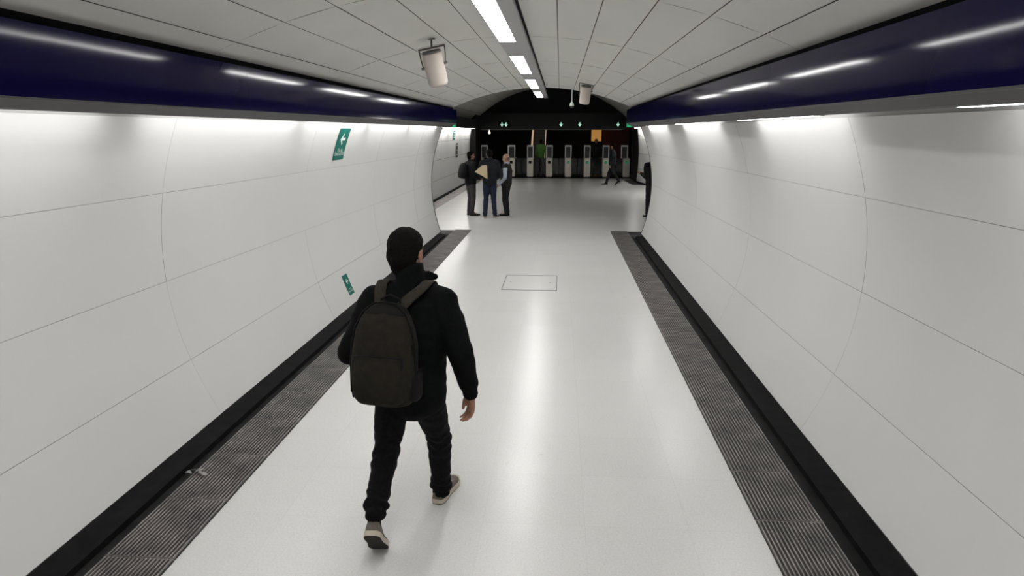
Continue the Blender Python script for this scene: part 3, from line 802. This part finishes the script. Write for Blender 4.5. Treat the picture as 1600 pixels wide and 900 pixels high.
def shoe(root, heel, fwd, pitch, mu, ms, mo, L=.29, roll=0.0, high=.075):
    """heel: ground point under the heel when flat (or heel point when lifted); pitch>0 lifts the heel about the toe"""
    f = Vector((fwd[0], fwd[1], 0)).normalized(); up = Vector((0, 0, 1)); r = f.cross(up)
    rot = Matrix.Rotation(-pitch, 3, r)
    F = rot @ f; U = rot @ up
    B = Matrix(((r.x, F.x, U.x, heel[0]), (r.y, F.y, U.y, heel[1]), (r.z, F.z, U.z, heel[2]), (0, 0, 0, 1)))
    k = L/.29
    out = [(0, .018), (.006, .027), (.02, .035), (.045, .038), (.07, .038), (.10, .037), (.13, .0375), (.16, .041), (.19, .0455), (.215, .0475), (.24, .046), (.258, .041), (.272, .034), (.282, .025), (.289, .013)]
    def slab(z0, z1, gr, m, nm, par):
        bm = NB(); loops = []
        pts = [(-w-gr, y) for y, w in out] + [(w+gr, y) for y, w in reversed(out)]
        pts = [(x*k, (y-(gr if y < .01 else 0)+(gr if y > .28 else 0))*k) for x, y in pts]
        for z in (z0, z1):
            loops.append([bm.verts.new(B @ Vector((x, y, z+ (max(0, y-.2*k)**2*.9 if nm != 'x' else 0)))) for x, y in pts])
        n = len(pts)
        for i in range(n): bm.faces.new((loops[0][i], loops[0][(i+1) % n], loops[1][(i+1) % n], loops[1][i]))
        bm.faces.new(loops[0][::-1]); bm.faces.new(loops[1])
        bmesh.ops.triangulate(bm, faces=[q for q in bm.faces if len(q.verts) > 4])
        o = obj(nm, bm, m, par); return o
    bm = NB()
    secs = [(.004, .028, .066), (.03, .036, high+.018), (.07, .038, high+.020), (.105, .038, high+.006), (.14, .038, .070), (.18, .041, .056), (.225, .0465, .054), (.25, .042, .050), (.268, .034, .045), (.284, .020, .036)]
    rings = []
    for y, w, h_ in secs:
        ring = []
        for j in range(14):
            a = PI*j/13; c = math.cos(a); s_ = math.sin(a)
            c = math.copysign(abs(c)**.7, c); s_ = max(s_, 0.0)**.75
            ring.append(bm.verts.new(B @ Vector((c*w*k, y*k, (.022+ (h_-.022)*s_)*k))))
        rings.append(ring)
    for a, b in zip(rings, rings[1:]):
        for j in range(13): bm.faces.new((a[j], a[j+1], b[j+1], b[j]))
        bm.faces.new((a[13], a[0], b[0], b[13]))
    bm.faces.new(rings[0]); bm.faces.new(rings[-1][::-1])
    up_ = obj('shoe', bm, mu, root, smooth=True); inv_parent(up_, root)
    a = slab(.006*k, .030*k, .003, ms, 'midsole', up_); b = slab(0, .0062*k, .001, mo, 'outsole', up_)
    # laces
    bm = NB()
    for q in range(4):
        y = (.125+.022*q)*k; z = lerp(.084, .058, q/3)*k
        tube(bm, [B @ Vector((-.02*k, y, z-.006)), B @ Vector((0, y+.006, z+.002)), B @ Vector((.02*k, y, z-.006))], [.003]*3, n=6)
    obj('laces', bm, M_lace, up_)
    bm = NB(); c0 = B @ Vector((0, .052*k, (high+.012)*k)); 
    tube(bm, [B @ Vector((0, .052*k, (high-.02)*k)), B @ Vector((0, .048*k, (high+.065)*k))], [(.034*k, .042*k), (.031*k, .036*k)], side=r, n=16, cap=True)
    obj('collar', bm, M_black, up_, smooth=True)
    return up_

def noise_disp(amp, sx, sz, seed=0, ridge=True):
    o = Vector((seed*3.1, seed*1.7, 0))
    def f(p):
        q = Vector((p.x*sx, p.y*sx, p.z*sz))+o
        n1 = noise.noise(q); 
        if ridge: n1 = 0.5-abs(n1)*1.6
        n2 = noise.noise(q*2.3)
        return amp*(n1+.45*n2)
    return f

def person(label, J, mats, group=None, vox=.012, headk=1.0, hair='short', jk=1.0, vest=False, cat='person', folds=.006, collar=True, seed=1, jacket_hem=None, fat=1.0, collar_up=0.0, flap=False):
    """J: world joints.  mats: jacket, trousers, shoe, midsole, hair (+ skin)"""
    V = {k: (Vector(v) if isinstance(v, (tuple, list, Vector)) else v) for k, v in J.items()}
    face = V['face'].normalized(); bf = V['front'].normalized(); right = bf.cross(Vector((0, 0, 1))).normalized()
    pel, che, nk, hd = V['pelvis'], V['chest'], V['neck'], V['head']
    root = thing('person', label, cat, (pel.x, pel.y, 0), 0, group)
    up = Vector((0, 0, 1))
    def fz(n, b, m, v, it=4, d=None, par=None):
        o = fuse(n, b, m, par or root, v, it, d)
        if par is None: inv_parent(o, root)
        return o
    # ---- body: one continuous surface
    bm = NB()
    fr = face.cross(up).normalized(); fu = fr.cross(face).normalized()
    HM = Matrix((fr, face, fu)).transposed()
    k = headk
    ellipsoid(bm, hd+fu*.028*k, (.076*k, .094*k, .088*k), HM)
    ellipsoid(bm, hd+face*.022*k-fu*.045*k, (.058*k, .066*k, .070*k), HM)
    ellipsoid(bm, hd+face*.060*k-fu*.088*k, (.028*k, .026*k, .022*k), HM)
    tube(bm, [hd+face*.086*k+fu*.018*k, hd+face*.107*k-fu*.024*k], [.009*k, .0145*k], side=fr, n=8)
    tube(bm, [hd+face*.083*k-fu*.052*k-fr*.02*k, hd+face*.092*k-fu*.052*k, hd+face*.083*k-fu*.052*k+fr*.02*k], [.007*k]*3, n=8)
    tube(bm, [hd+face*.078*k+fu*.035*k-fr*.04*k, hd+face*.09*k+fu*.034*k, hd+face*.078*k+fu*.035*k+fr*.04*k], [.010*k]*3, n=8)
    for s in (-1, 1):
        ec = hd+fr*s*.079*k-face*.006*k-fu*.008*k
        tube(bm, [ec-fu*.026*k, ec, ec+fu*.028*k], [(.006*k, .011*k), (.009*k, .019*k), (.007*k, .016*k)], side=fr, n=12)
    tube(bm, [nk-up*.05, nk+(hd-nk)*.35, hd-fu*.03*k-face*.015*k], [(.062, .062), (.056*k, .058*k), (.055*k, .06*k)], side=right, n=16)
    tube(bm, [pel-up*.03, pel+up*.08, lerp(pel, che, .55), che, nk-up*.07], [(.150*fat, .10*fat), (.145*fat, .10*fat), (.135*fat, .095*fat), (.165*fat, .105*fat), (.10, .07)], side=right, n=20)
    for s in 'LR':
        sh, el, wr, hp, kn, an = V['sh'+s], V['el'+s], V['wr'+s], V['hip'+s], V['kn'+s], V['an'+s]
        tube(bm, [nk-up*.06, sh], [.05, .052], n=14)
        tube(bm, [sh, lerp(sh, el, .5), el], [.052, .043, .036], n=14)
        tube(bm, [el, lerp(el, wr, .35), wr], [.036, .038, .026], n=14)
        tube(bm, [hp, lerp(hp, kn, .5), kn], [.082, .070, .052], n=16)
        tube(bm, [kn, lerp(kn, an, .35), an], [.050, .053, .034], n=14)
        ft = V['toe'+s]; tube(bm, [an, lerp(an, ft, .5), ft], [.032, .024, .015], n=12)
        hdn = V.get('hand'+s, wr-el).normalized()
        th = V.get('thumb'+s, bf)
        hand(bm, wr+hdn*.012, hdn, th, V.get('curl', .45) if 'curl'+s not in V else V['curl'+s], k=1.08 if vox < .01 else .98)(V.get('hn'+s, 1.0))
    fz('body', bm, mats['skin'] if 'skin' in mats else M_skin, min(vox, .005) if vox < .01 else vox*.75, 3)
    for s in (-1, 1):
        bm = NB(); ellipsoid(bm, hd+face*.083*k+fu*.012*k+fr*s*.031*k, (.011*k, .008*k, .006*k), HM, 10, 8)
        o = obj('eye', bm, M_eye, root, smooth=True); inv_parent(o, root)
    # ---- hair
    if hair:
        bm = NB()
        if hair == 'short':
            ellipsoid(bm, hd+fu*.040*k-face*.012*k, (.086*k, .104*k, .093*k), HM, 28, 18)
            ellipsoid(bm, hd-face*.045*k-fu*.005*k, (.080*k, .064*k, .080*k), HM)
            ellipsoid(bm, hd-face*.036*k-fu*.056*k, (.066*k, .054*k, .060*k), HM)
        else:
            for s in (-1, 1): ellipsoid(bm, hd+fr*s*.058*k-face*.03*k+fu*.005*k, (.028*k, .05*k, .04*k), HM)
            ellipsoid(bm, hd-face*.06*k-fu*.01*k, (.07*k, .04*k, .05*k), HM)
        geo = bm.verts[:]
        # cut the face side so the hairline is clear of the forehead
        for v in geo:
            q = v.co-hd; a = q.dot(face); b = q.dot(fu)
            lim = .074*k if b > .075*k else (.062*k if b > .05*k else (.012*k if b > -.02*k else -.012*k))
            if a > lim: v.co -= face*(a-lim)
            s_ = q.dot(fr)
            if b < .0*k and abs(s_) > .076*k and a > -.03*k: v.co -= fr*math.copysign(abs(s_)-.068*k, s_)
        fz('hair', bm, mats['hair'], vox*.7, 3, noise_disp(.003, 60, 60, seed, False))
    # ---- jacket
    bm = NB()
    jh = jacket_hem or -.02
    tube(bm, [pel+up*jh, pel+up*(jh+.10), lerp(pel, che, .5), che, che+(nk-che)*.62, nk-up*.035],
         [(.190*jk*fat, .140*jk*fat), (.192*jk*fat, .142*jk*fat), (.190*jk*fat, .138*jk*fat), (.218*jk*fat, .150*jk), (.19*jk, .115*jk), (.085, .075)], side=right, n=28, sup=2.3)
    for s in 'LR':
        sh, el, wr = V['sh'+s], V['el'+s], V['wr'+s]
        tube(bm, [nk-up*.055, lerp(nk-up*.055, sh, .55)+up*.006, sh], [.070*jk, .078*jk, .080*jk], n=18)
        if not vest:
            d = (wr-el).normalized()
            tube(bm, [sh, lerp(sh, el, .35), lerp(sh, el, .75), el], [.082*jk, .078*jk, .068*jk, .066*jk], n=18)
            tube(bm, [el, lerp(el, wr, .4), lerp(el, wr, .72), wr-d*.045, wr-d*.040, wr+d*.004], [.066*jk, .062*jk, .054*jk, .050*jk, .041*jk, .040*jk], n=18)
    if collar:
        cd = (hd-nk).normalized()
        tube(bm, [nk-up*.05, nk+cd*.03, nk+cd*(.062+collar_up)-bf*.004], [(.082, .082), (.078, .080), (.073+collar_up*.2, .078+collar_up*.2)], side=right, n=20, cap=False)
    if flap:
        tube(bm, [nk+cd*.035+bf*.0+right*.045, nk+cd*.035+bf*.07+right*.085, nk+cd*.03+bf*.10+right*.125], [(.014, .035), (.014, .034), (.010, .020)], side=bf, n=14)
        tube(bm, [nk+cd*.035+bf*.0-right*.045, nk+cd*.035+bf*.07-right*.05, nk+cd*.02+bf*.10-right*.04], [(.014, .035), (.014, .034), (.010, .020)], side=bf, n=14)
    fz('jacket' if not vest else 'vest', bm, mats['jacket'], vox, 3, noise_disp(folds, 5, 9, seed))
    if vest:
        bm = NB()
        for s in 'LR':
            sh, el, wr = V['sh'+s], V['el'+s], V['wr'+s]
            tube(bm, [sh, lerp(sh, el, .35), lerp(sh, el, .75), el], [.068, .062, .054, .052], n=18)
            tube(bm, [el, lerp(el, wr, .5), wr], [.052, .046, .036], n=18)
        tube(bm, [nk-up*.06, nk+up*.02], [(.075, .075), (.066, .068)], side=right, n=18)
        tube(bm, [V['shL'], nk-up*.07, V['shR']], [.06, .075, .06], n=18)
        fz('shirt', bm, mats['shirt'], vox, 3, noise_disp(folds*.7, 8, 10, seed))
    # ---- trousers
    bm = NB()
    tube(bm, [pel-up*.035, pel+up*.03, pel+up*.13], [(.168*fat, .125*fat), (.172*fat, .125*fat), (.165*fat, .115*fat)], side=right, n=24)
    for s in 'LR':
        hp, kn, an = V['hip'+s], V['kn'+s], V['an'+s]
        tube(bm, [hp, lerp(hp, kn, .3), lerp(hp, kn, .7), kn], [.100*fat, .094*fat, .079, .071], n=20)
        d = (an-kn).normalized()
        tube(bm, [kn, lerp(kn, an, .3), lerp(kn, an, .65), an-d*.055, an-d*.02, an+d*.012], [.071, .068, .063, .060, .065, .058], n=20)
    nd = noise_disp(folds*.9, 7, 10, seed+5)
    ans = [(V['an'+s], V['kn'+s]) for s in 'LR']
    def leg_disp(p):
        a = nd(p)
        for an, kn in ans:
            L_ = (kn-an).length; q = (p-an).dot((kn-an)/L_)
            if (p-lerp(an, kn, min(max(q/L_, 0), 1))).length < .12:
                if q < .16: a += folds*.9*math.sin(q*105+3*noise.noise(p*9))*(1-max(q, 0)/.16)
                w = math.exp(-((q-L_)/.09)**2); a += folds*.7*w*math.sin(q*85+4*noise.noise(p*8))
        return a
    fz('trousers', bm, mats['trousers'], vox, 3, leg_disp)
    for s in 'LR':
        shoe(root, V['heel'+s], V['fdir'+s], V.get('pitch'+s, 0.0), mats['shoe'], mats['sole'], mats.get('outsole', M_rubber), L=V.get('shoeL', .29))
    return root

def std_pose(x, y, h=1.75, ang=0.0, stance=.14, stride=0.0, armL=None, armR=None, lean=0.0, headturn=0.0, headdown=0.0, footL=0.0, footR=0.0):
    """upright pose; ang=0 faces +Y (away from the viewer), positive turns left"""
    k = h/1.75; R = Matrix.Rotation(ang, 3, 'Z'); O = Vector((x, y, 0))
    def T(a, b, c): return O + R @ (Vector((a, b, c))*k)
    J = dict(pelvis=T(0, 0, .93), chest=T(0, lean*.5, 1.27), neck=T(0, lean*.8, 1.47), head=T(0, lean+.015, 1.625),
             front=R @ Vector((0, 1, 0)), face=Matrix.Rotation(ang+headturn, 3, 'Z') @ Vector((0, 1, -headdown)),
             shL=T(-.185, lean*.75, 1.40), shR=T(.185, lean*.75, 1.40))
    for s, sg in (('L', -1), ('R', 1)):
        arm = armL if s == 'L' else armR
        e, w = arm if arm else ((sg*.24, -.02, 1.12), (sg*.235, .05, .87))
        J['el'+s] = T(*e); J['wr'+s] = T(*w)
        fy = stride*(.5 if s == 'R' else -.5)
        J['hip'+s] = T(sg*.085, 0, .87); 
        lift = max(0, -fy)*.28
        J['kn'+s] = T(sg*(.08+stance*.1), fy*.5+.03, .49); J['an'+s] = T(sg*stance*.75, fy-.02, .10+lift)
        fa = footL if s == 'L' else footR
        fd = Matrix.Rotation(ang+fa, 3, 'Z') @ Vector((0, 1, 0)); J['fdir'+s] = fd
        pit = 0.75 if lift > .03 else 0.0
        J['pitch'+s] = pit
        heel = J['an'+s]-fd*.055; heel.z = 0.0 if pit == 0 else .27*math.sin(pit)*k
        J['heel'+s] = heel; J['toe'+s] = J['an'+s]+fd*.13*k*math.cos(pit)+Vector((0, 0, -.05-.13*math.sin(pit)*k))
        J['thumb'+s] = R @ Vector((0, 1, 0)); J['hn'+s] = 1.0 if s == 'L' else -1.0
    J['shoeL'] = .285*k
    return J

# ---- foreground walker, seen from behind
M_jacket = noisy(mat('black_fleece', (0.003, 0.0035, 0.004), 0.9, spec=.1), (0.0022, 0.0026, 0.003), (0.004, 0.0045, 0.005), 50, 3, bump=.3, bscale=180, dist=.002)
M_jeans = noisy(mat('black_jeans', (0.004, 0.004, 0.005), 0.85, spec=.12), (0.003, 0.003, 0.0038), (0.006, 0.006, 0.007), 60, 3, bump=.2, bscale=200, dist=.001)
M_shoe = noisy(mat('taupe_knit_shoe', (0.20, 0.17, 0.14), 0.8), (0.11, 0.095, 0.078), (0.155, 0.133, 0.11), 60, 2, bump=.2, bscale=200, dist=.001)
M_sole = mat('cream_sole', (0.52, 0.46, 0.38), 0.6)
M_out = mat('dark_outsole', (0.022, 0.018, 0.015), 0.8, spec=.2)
man_J = dict(
    pelvis=(-.815, 3.55, .84), chest=(-.812, 3.58, 1.20), neck=(-.800, 3.60, 1.43), head=(-.828, 3.64, 1.596),
    front=(.10, 1, 0), face=(.30, 1, -.08),
    shL=(-1.000, 3.60, 1.345), shR=(-.625, 3.57, 1.345),
    elL=(-1.135, 3.52, 1.065), wrL=(-1.04, 3.76, .96), elR=(-.515, 3.49, 1.075), wrR=(-.474, 3.555, .832),
    hipL=(-.905, 3.53, .80), hipR=(-.725, 3.56, .80),
    knL=(-.945, 3.47, .50), knR=(-.690, 3.73, .47),
    anL=(-.945, 3.215, .300), anR=(-.705, 3.825, .10),
    toeL=(-.950, 3.215, .14), toeR=(-.695, 3.93, .04),
    heelL=(-.945, 3.095, .205), heelR=(-.725, 3.775, .0),
    fdirL=(-.06, 1, 0), fdirR=(.22, 1, 0), pitchL=.80, pitchR=0.0,
    thumbL=(.3, .2, 1), thumbR=(-.5, .87, 0), handR=(-.02, .08, -1), hnL=-1.0, hnR=-1.0, curlR=.72, curlL=.7, shoeL=.315)
FG = person('man in black jacket and black jeans walking away with a backpack, nearest figure', man_J,
       dict(jacket=M_jacket, trousers=M_jeans, shoe=M_shoe, sole=M_sole, outsole=M_out, hair=M_hair),
       vox=.009, headk=1.12, seed=3, collar_up=.048, flap=True, folds=.008, jk=1.06, jacket_hem=-.03)

# ---- his backpack: its own thing, hanging on his back
M_pack = noisy(mat('olive_grey_canvas', (0.017, 0.014, 0.010), 0.9, spec=.15), (0.014, 0.012, 0.009), (0.020, 0.017, 0.0125), 30, 3, bump=.3, bscale=150, dist=.002)
M_pack2 = mat('dark_pack_trim', (0.007, 0.0065, 0.0065), 0.8, spec=.15)
pk = thing('backpack', 'olive grey canvas backpack on the back of the walking man', 'backpack', (-.83, 3.33, .86))
PB = Matrix.Translation((-.886, 3.36, .850)) @ Matrix.Rotation(math.radians(-7), 4, 'Z') @ Matrix.Rotation(math.radians(-5), 4, 'X') @ Matrix.Diagonal((1.02, 1, 1.08, 1))
def shell(bm, secs, n=32, sup=3.0, y0=0.0, M=PB):
    rings = []
    for z, w, d0, d1 in secs:     # d0: back face y, d1: front face y (towards -Y)
        r = []
        for j in range(n):
            a = 2*PI*j/n; c, s = math.cos(a), math.sin(a)
            c = math.copysign(abs(c)**(2/sup), c); s = math.copysign(abs(s)**(2/sup), s)
            r.append(bm.verts.new(M @ Vector((w*c, (d0+d1)/2+(d0-d1)/2*s, z))))
        rings.append(r)
    for a, b in zip(rings, rings[1:]):
        for j in range(n): bm.faces.new((a[j], a[(j+1) % n], b[(j+1) % n], b[j]))
    bm.faces.new(rings[0][::-1]); bm.faces.new(rings[-1])
bm = NB()
secs = [(0, .110, .02, -.10), (.012, .140, .05, -.135), (.04, .158, .055, -.155), (.12, .168, .055, -.165), (.22, .168, .055, -.160), (.30, .162, .055, -.148), (.37, .148, .052, -.132), (.42, .128, .048, -.113), (.455, .102, .042, -.09), (.48, .068, .03, -.06), (.49, .03, .01, -.03)]
shell(bm, secs)
o = fuse('pack_body', bm, M_pack, pk, .009, 3, noise_disp(.004, 7, 7, 9)); inv_parent(o, pk)
bm = NB()
shell(bm, [(.025, .105, -.05, -.165), (.04, .128, -.05, -.185), (.10, .138, -.05, -.195), (.19, .138, -.05, -.190), (.235, .130, -.05, -.178), (.25, .112, -.05, -.160)])
o = fuse('front_pocket', bm, M_pack, pk, .008, 3, noise_disp(.003, 8, 8, 12)); inv_parent(o, pk)
# zippers
bm = NB()
def arc_pts(w, z0, z1, d, n=20, yb=-.11):
    P = []
    for i in range(n+1):
        a = PI*i/n; P.append((-w*math.cos(a), d, z0+(z1-z0)*math.sin(a)**.8))
    return P
zp = [PB @ Vector(p) for p in [(-.172, -.085, .06), (-.174, -.085, .2), (-.168, -.082, .30), (-.150, -.076, .38), (-.115, -.066, .45), (-.06, -.05, .493), (0, -.045, .500), (.06, -.05, .493), (.115, -.066, .45), (.150, -.076, .38), (.168, -.082, .30), (.174, -.085, .2), (.172, -.085, .06)]]
tube(bm, zp, [(.005, .004)]*len(zp), n=8)
zp = [PB @ Vector(p) for p in [(-.125, -.158, .252), (-.06, -.176, .258), (0, -.182, .260), (.06, -.176, .258), (.125, -.158, .252)]]
tube(bm, zp, [(.004, .004)]*len(zp), n=8)
o = obj('zipper', bm, M_pack2, pk, smooth=True); inv_parent(o, pk)
for a, b in (((.13, -.172, .255), (.135, -.178, .215)), ((.160, -.095, .31), (.166, -.098, .27))):
    bm = NB(); tube(bm, [PB @ Vector(a), PB @ Vector(b)], [(.005, .002), (.007, .002)], n=8)
    o = obj('zip_pull', bm, M_pack2, pk); inv_parent(o, pk)
# dark upper panel edge and grab handle
bm = NB()
tube(bm, [PB @ Vector(p) for p in ((-.055, .04, .455), (-.05, .035, .505), (0, .03, .525), (.05, .035, .505), (.055, .04, .455))], [(.012, .006)]*5, n=10, side=Vector((0, 1, 0)))
o = obj('grab_handle', bm, M_pack2, pk, smooth=True); inv_parent(o, pk)
bm = NB()
shell(bm, [(.437, .118, .046, -.098), (.455, .108, .045, -.093), (.480, .074, .034, -.064), (.493, .034, .014, -.034)])
o = fuse('top_flap', bm, M_pack2, pk, .008, 3); inv_parent(o, pk)
# straps over the shoulders, around the front and back to the bottom of the pack
M_strap = noisy(mat('strap_webbing', (0.026, 0.021, 0.016), 0.9, spec=.2), (0.022, 0.018, 0.014), (0.030, 0.025, 0.019), 40, 2)
def ribbon(pts, w, th, name, m, nrm=None):
    bm = NB()
    # catmull-rom resample
    P = [Vector(p) for p in pts]; Q = []
    for i in range(len(P)-1):
        a, b, c, d = P[max(i-1, 0)], P[i], P[i+1], P[min(i+2, len(P)-1)]
        for k in range(6):
            t = k/6; Q.append(.5*((2*b)+(-a+c)*t+(2*a-5*b+4*c-d)*t*t+(-a+3*b-3*c+d)*t**3))
    Q.append(P[-1])
    tube(bm, Q, [(w if not callable(w) else w(i/(len(Q)-1)), th)]*len(Q) if not callable(w) else [(w(i/(len(Q)-1)), th) for i in range(len(Q))], side=nrm or Vector((1, 0, 0)), n=12, sup=3.0)
    o = obj(name, bm, m, pk, smooth=True); inv_parent(o, pk); return o
ribbon([(-.925, 3.41, 1.33), (-.935, 3.45, 1.38), (-.945, 3.50, 1.428), (-.945, 3.58, 1.456), (-.93, 3.665, 1.415), (-.94, 3.735, 1.28), (-.955, 3.745, 1.12), (-.985, 3.66, .96), (-1.01, 3.50, .90), (-1.02, 3.40, .89)], lambda t: .031 if t < .62 else .014, .007, 'shoulder_strap', M_strap)
ribbon([(-.835, 3.41, 1.33), (-.785, 3.45, 1.385), (-.725, 3.50, 1.432), (-.695, 3.58, 1.455), (-.690, 3.665, 1.41), (-.68, 3.725, 1.28), (-.67, 3.72, 1.12), (-.67, 3.62, .98), (-.69, 3.50, .93), (-.76, 3.41, .91)], lambda t: .031 if t < .62 else .014, .007, 'shoulder_strap', M_strap)
ribbon([(-1.065, 3.35, .96), (-1.073, 3.34, .92), (-1.070, 3.34, .875)], .008, .003, 'strap_end', M_pack2)
bm = NB()   # side mesh pocket on the right
shell(bm, [(.03, .05, .03, -.10), (.05, .058, .045, -.115), (.14, .058, .045, -.115), (.17, .05, .035, -.10)], M=PB @ Matrix.Translation((.128, 0, 0)))
o = obj('side_pocket', bm, M_pack2, pk, smooth=True); inv_parent(o, pk)

# ---- far people
def cloth(n, c, r=.85): return mat(n, c, r, spec=.3)
M_c1 = cloth('dark_jacket_cloth', (.006, .0065, .0075)); M_c2 = cloth('grey_trouser_cloth', (.055, .05, .05)); M_c3 = cloth('navy_jacket_cloth', (.007, .010, .014))
M_c4 = cloth('blue_denim', (.016, .021, .045)); M_c5 = cloth('dark_vest_cloth', (.016, .016, .013)); M_c6 = cloth('pale_blue_shirt', (.42, .47, .58))
M_c7 = cloth('black_trouser_cloth', (.010, .0095, .010)); M_c8 = cloth('green_vest', (.09, .24, .05)); M_bshoe = cloth('brown_shoe', (.09, .075, .06)); M_kshoe = cloth('black_shoe', (.015, .015, .016))
M_skin2 = mat('skin_light', (.42, .24, .16), .5)
A = std_pose(-2.40, 18.62, 1.72, math.radians(-55), stance=.12, headturn=math.radians(-10), footR=-.3,
             armL=((-.22, .02, 1.10), (-.10, .22, 1.02)), armR=((.22, .02, 1.10), (.10, .22, 1.00)))
person('person in dark jacket and grey trousers with a black backpack, leftmost of the three', A,
       dict(jacket=M_c1, trousers=M_c2, shoe=M_bshoe, sole=M_rubber, hair=M_hair), 'people standing before the gates', vox=.016, seed=11)
B = std_pose(-1.83, 18.12, 1.80, math.radians(8), stance=.17, headdown=.25, footR=-.5,
             armL=((-.26, -.08, 1.13), (-.17, .13, 1.02)), armR=((.25, -.02, 1.12), (.2, .18, 1.0)))
person('tall person in dark jacket and blue jeans with back turned, middle of the three', B,
       dict(jacket=M_c3, trousers=M_c4, shoe=M_bshoe, sole=M_sole, hair=M_hair), 'people standing before the gates', vox=.016, seed=12)
D = std_pose(-1.43, 18.60, 1.66, math.radians(82), stance=.10, headdown=.1, footL=.2,
             armL=((-.27, -.02, 1.09), (-.20, .17, .90)), armR=((.22, .0, 1.09), (.10, .20, .90)), lean=-.02)
person('older balding man in dark vest over pale blue shirt, rightmost of the three', D,
       dict(jacket=M_c5, shirt=M_c6, trousers=M_c7, shoe=M_kshoe, sole=M_rubber, hair=M_ghair, skin=M_skin2), 'people standing before the gates', vox=.016, hair='fringe', vest=True, seed=13, collar=False, fat=1.06)
Wk = std_pose(2.27, 29.9, 1.72, math.radians(75), stance=.06, stride=.55, headdown=.15)
person('person in dark clothes walking past in front of the gates at the right', Wk,
       dict(jacket=M_c3, trousers=M_c7, shoe=M_kshoe, sole=M_rubber, hair=M_hair), vox=.018, seed=14)
Ln = std_pose(2.47, 18.5, 1.72, math.radians(20), stance=.16, armL=((-.19, .04, 1.10), (-.19, .30, 1.16)), armR=((.2, .0, 1.12), (.1, .24, 1.0)))
person('person in black mostly hidden behind the right tunnel end, one hand showing', Ln,
       dict(jacket=M_c1, trousers=M_c7, shoe=M_kshoe, sole=M_rubber, hair=M_hair), vox=.016, seed=15)
Gv = std_pose(gx(845.5)*1.07, 36.4, 1.84, math.radians(0), stance=.16)
person('person in a green high visibility vest standing just beyond the gates', Gv,
       dict(jacket=M_c8, shirt=M_c8, trousers=M_c7, shoe=M_kshoe, sole=M_rubber, hair=M_hair), vox=.018, vest=True, seed=16, collar=False)
Dk = std_pose(gx(932)*1.08, 36.9, 1.86, math.radians(180), stance=.16)
person('dark figure facing the hall just beyond the gates, under the amber panel', Dk,
       dict(jacket=M_c1, trousers=M_c5, shoe=M_kshoe, sole=M_rubber, hair=M_hair), vox=.018, seed=17)

def small_pack(loc, rotz, label):
    t = thing('backpack', label, 'backpack', loc, rotz)
    X = Matrix.Identity(4)
    bm = NB(); shell(bm, [(0, .10, .0, -.10), (.02, .14, .0, -.15), (.2, .15, .0, -.17), (.34, .13, .0, -.14), (.41, .08, .0, -.09), (.425, .03, 0, -.03)], M=X)
    obj('pack_body', bm, M_c1, t, smooth=True)
    bm = NB(); shell(bm, [(.03, .09, -.12, -.17), (.05, .11, -.12, -.19), (.18, .11, -.12, -.19), (.2, .09, -.12, -.17)], M=X); obj('front_pocket', bm, M_c1, t, smooth=True)
    for s in (-1, 1):
        bm = NB(); tube(bm, [(s*.09, 0, .38), (s*.10, .06, .44), (s*.10, .16, .46), (s*.10, .24, .40), (s*.11, .27, .2), (s*.14, .2, .05), (s*.13, .0, .03)], [(.022, .006)]*7, n=8)
        obj('shoulder_strap', bm, M_c1, t, smooth=True)
small_pack((-2.40-.13, 18.62-.09, 1.0), math.radians(-55), 'black backpack worn by the leftmost of the three standing people')
# beige folder under the arm of the middle person
t = thing('paper_folder', 'beige paper folder tucked under the arm of the middle standing person', 'folder', (-2.00, 17.93, 1.24), math.radians(8))
bm = NB()
out = [(-.20, -.02), (-.02, .14), (.12, .15), (.13, -.21), (-.0, -.13)]
for q in range(2):
    vs = [bm.verts.new((x, -.02+q*.018+x*.1, z)) for x, z in out]; bm.faces.new(vs)
    if q:
        for i in range(5): bm.faces.new((old[i], old[(i+1) % 5], vs[(i+1) % 5], vs[i]))
    old = vs
obj('cover', bm, mat('beige_paper', (.62, .50, .30), .7), t)
bm = NB()
q = [(x*.94, -.028+x*.1, z*.94) for x, z in out]; vs = [bm.verts.new(v) for v in q]; bm.faces.new(vs); obj('sheet', bm, mat('buff_sheet', (.66, .54, .34), .7), t)

# scrap of torn paper caught beside the left grating
bm = NB()
for k in range(3):
    c = Vector((.05*k-.05, .03*math.sin(k*2), .012)); v = [bm.verts.new(c+Vector((random.uniform(-.02, .02)+.022*math.cos(a), .02*math.sin(a), random.uniform(-.008, .014)))) for a in (0, 1.3, 2.5, 3.8, 5.0)]
    m_ = bm.verts.new(c+Vector((0, 0, .02)))
    for q in range(5): bm.faces.new((v[q], v[(q+1) % 5], m_))
    if k: bm.faces.new((prev, v[2], m_))
    prev = m_
o = tag(obj('paper_scrap', bm, mat('dirty_paper', (.35, .34, .33), .8)), 'small crumpled pale scrap lying on the inner edge of the left grating', 'litter'); o.location = (-2.385, 4.02, .012)
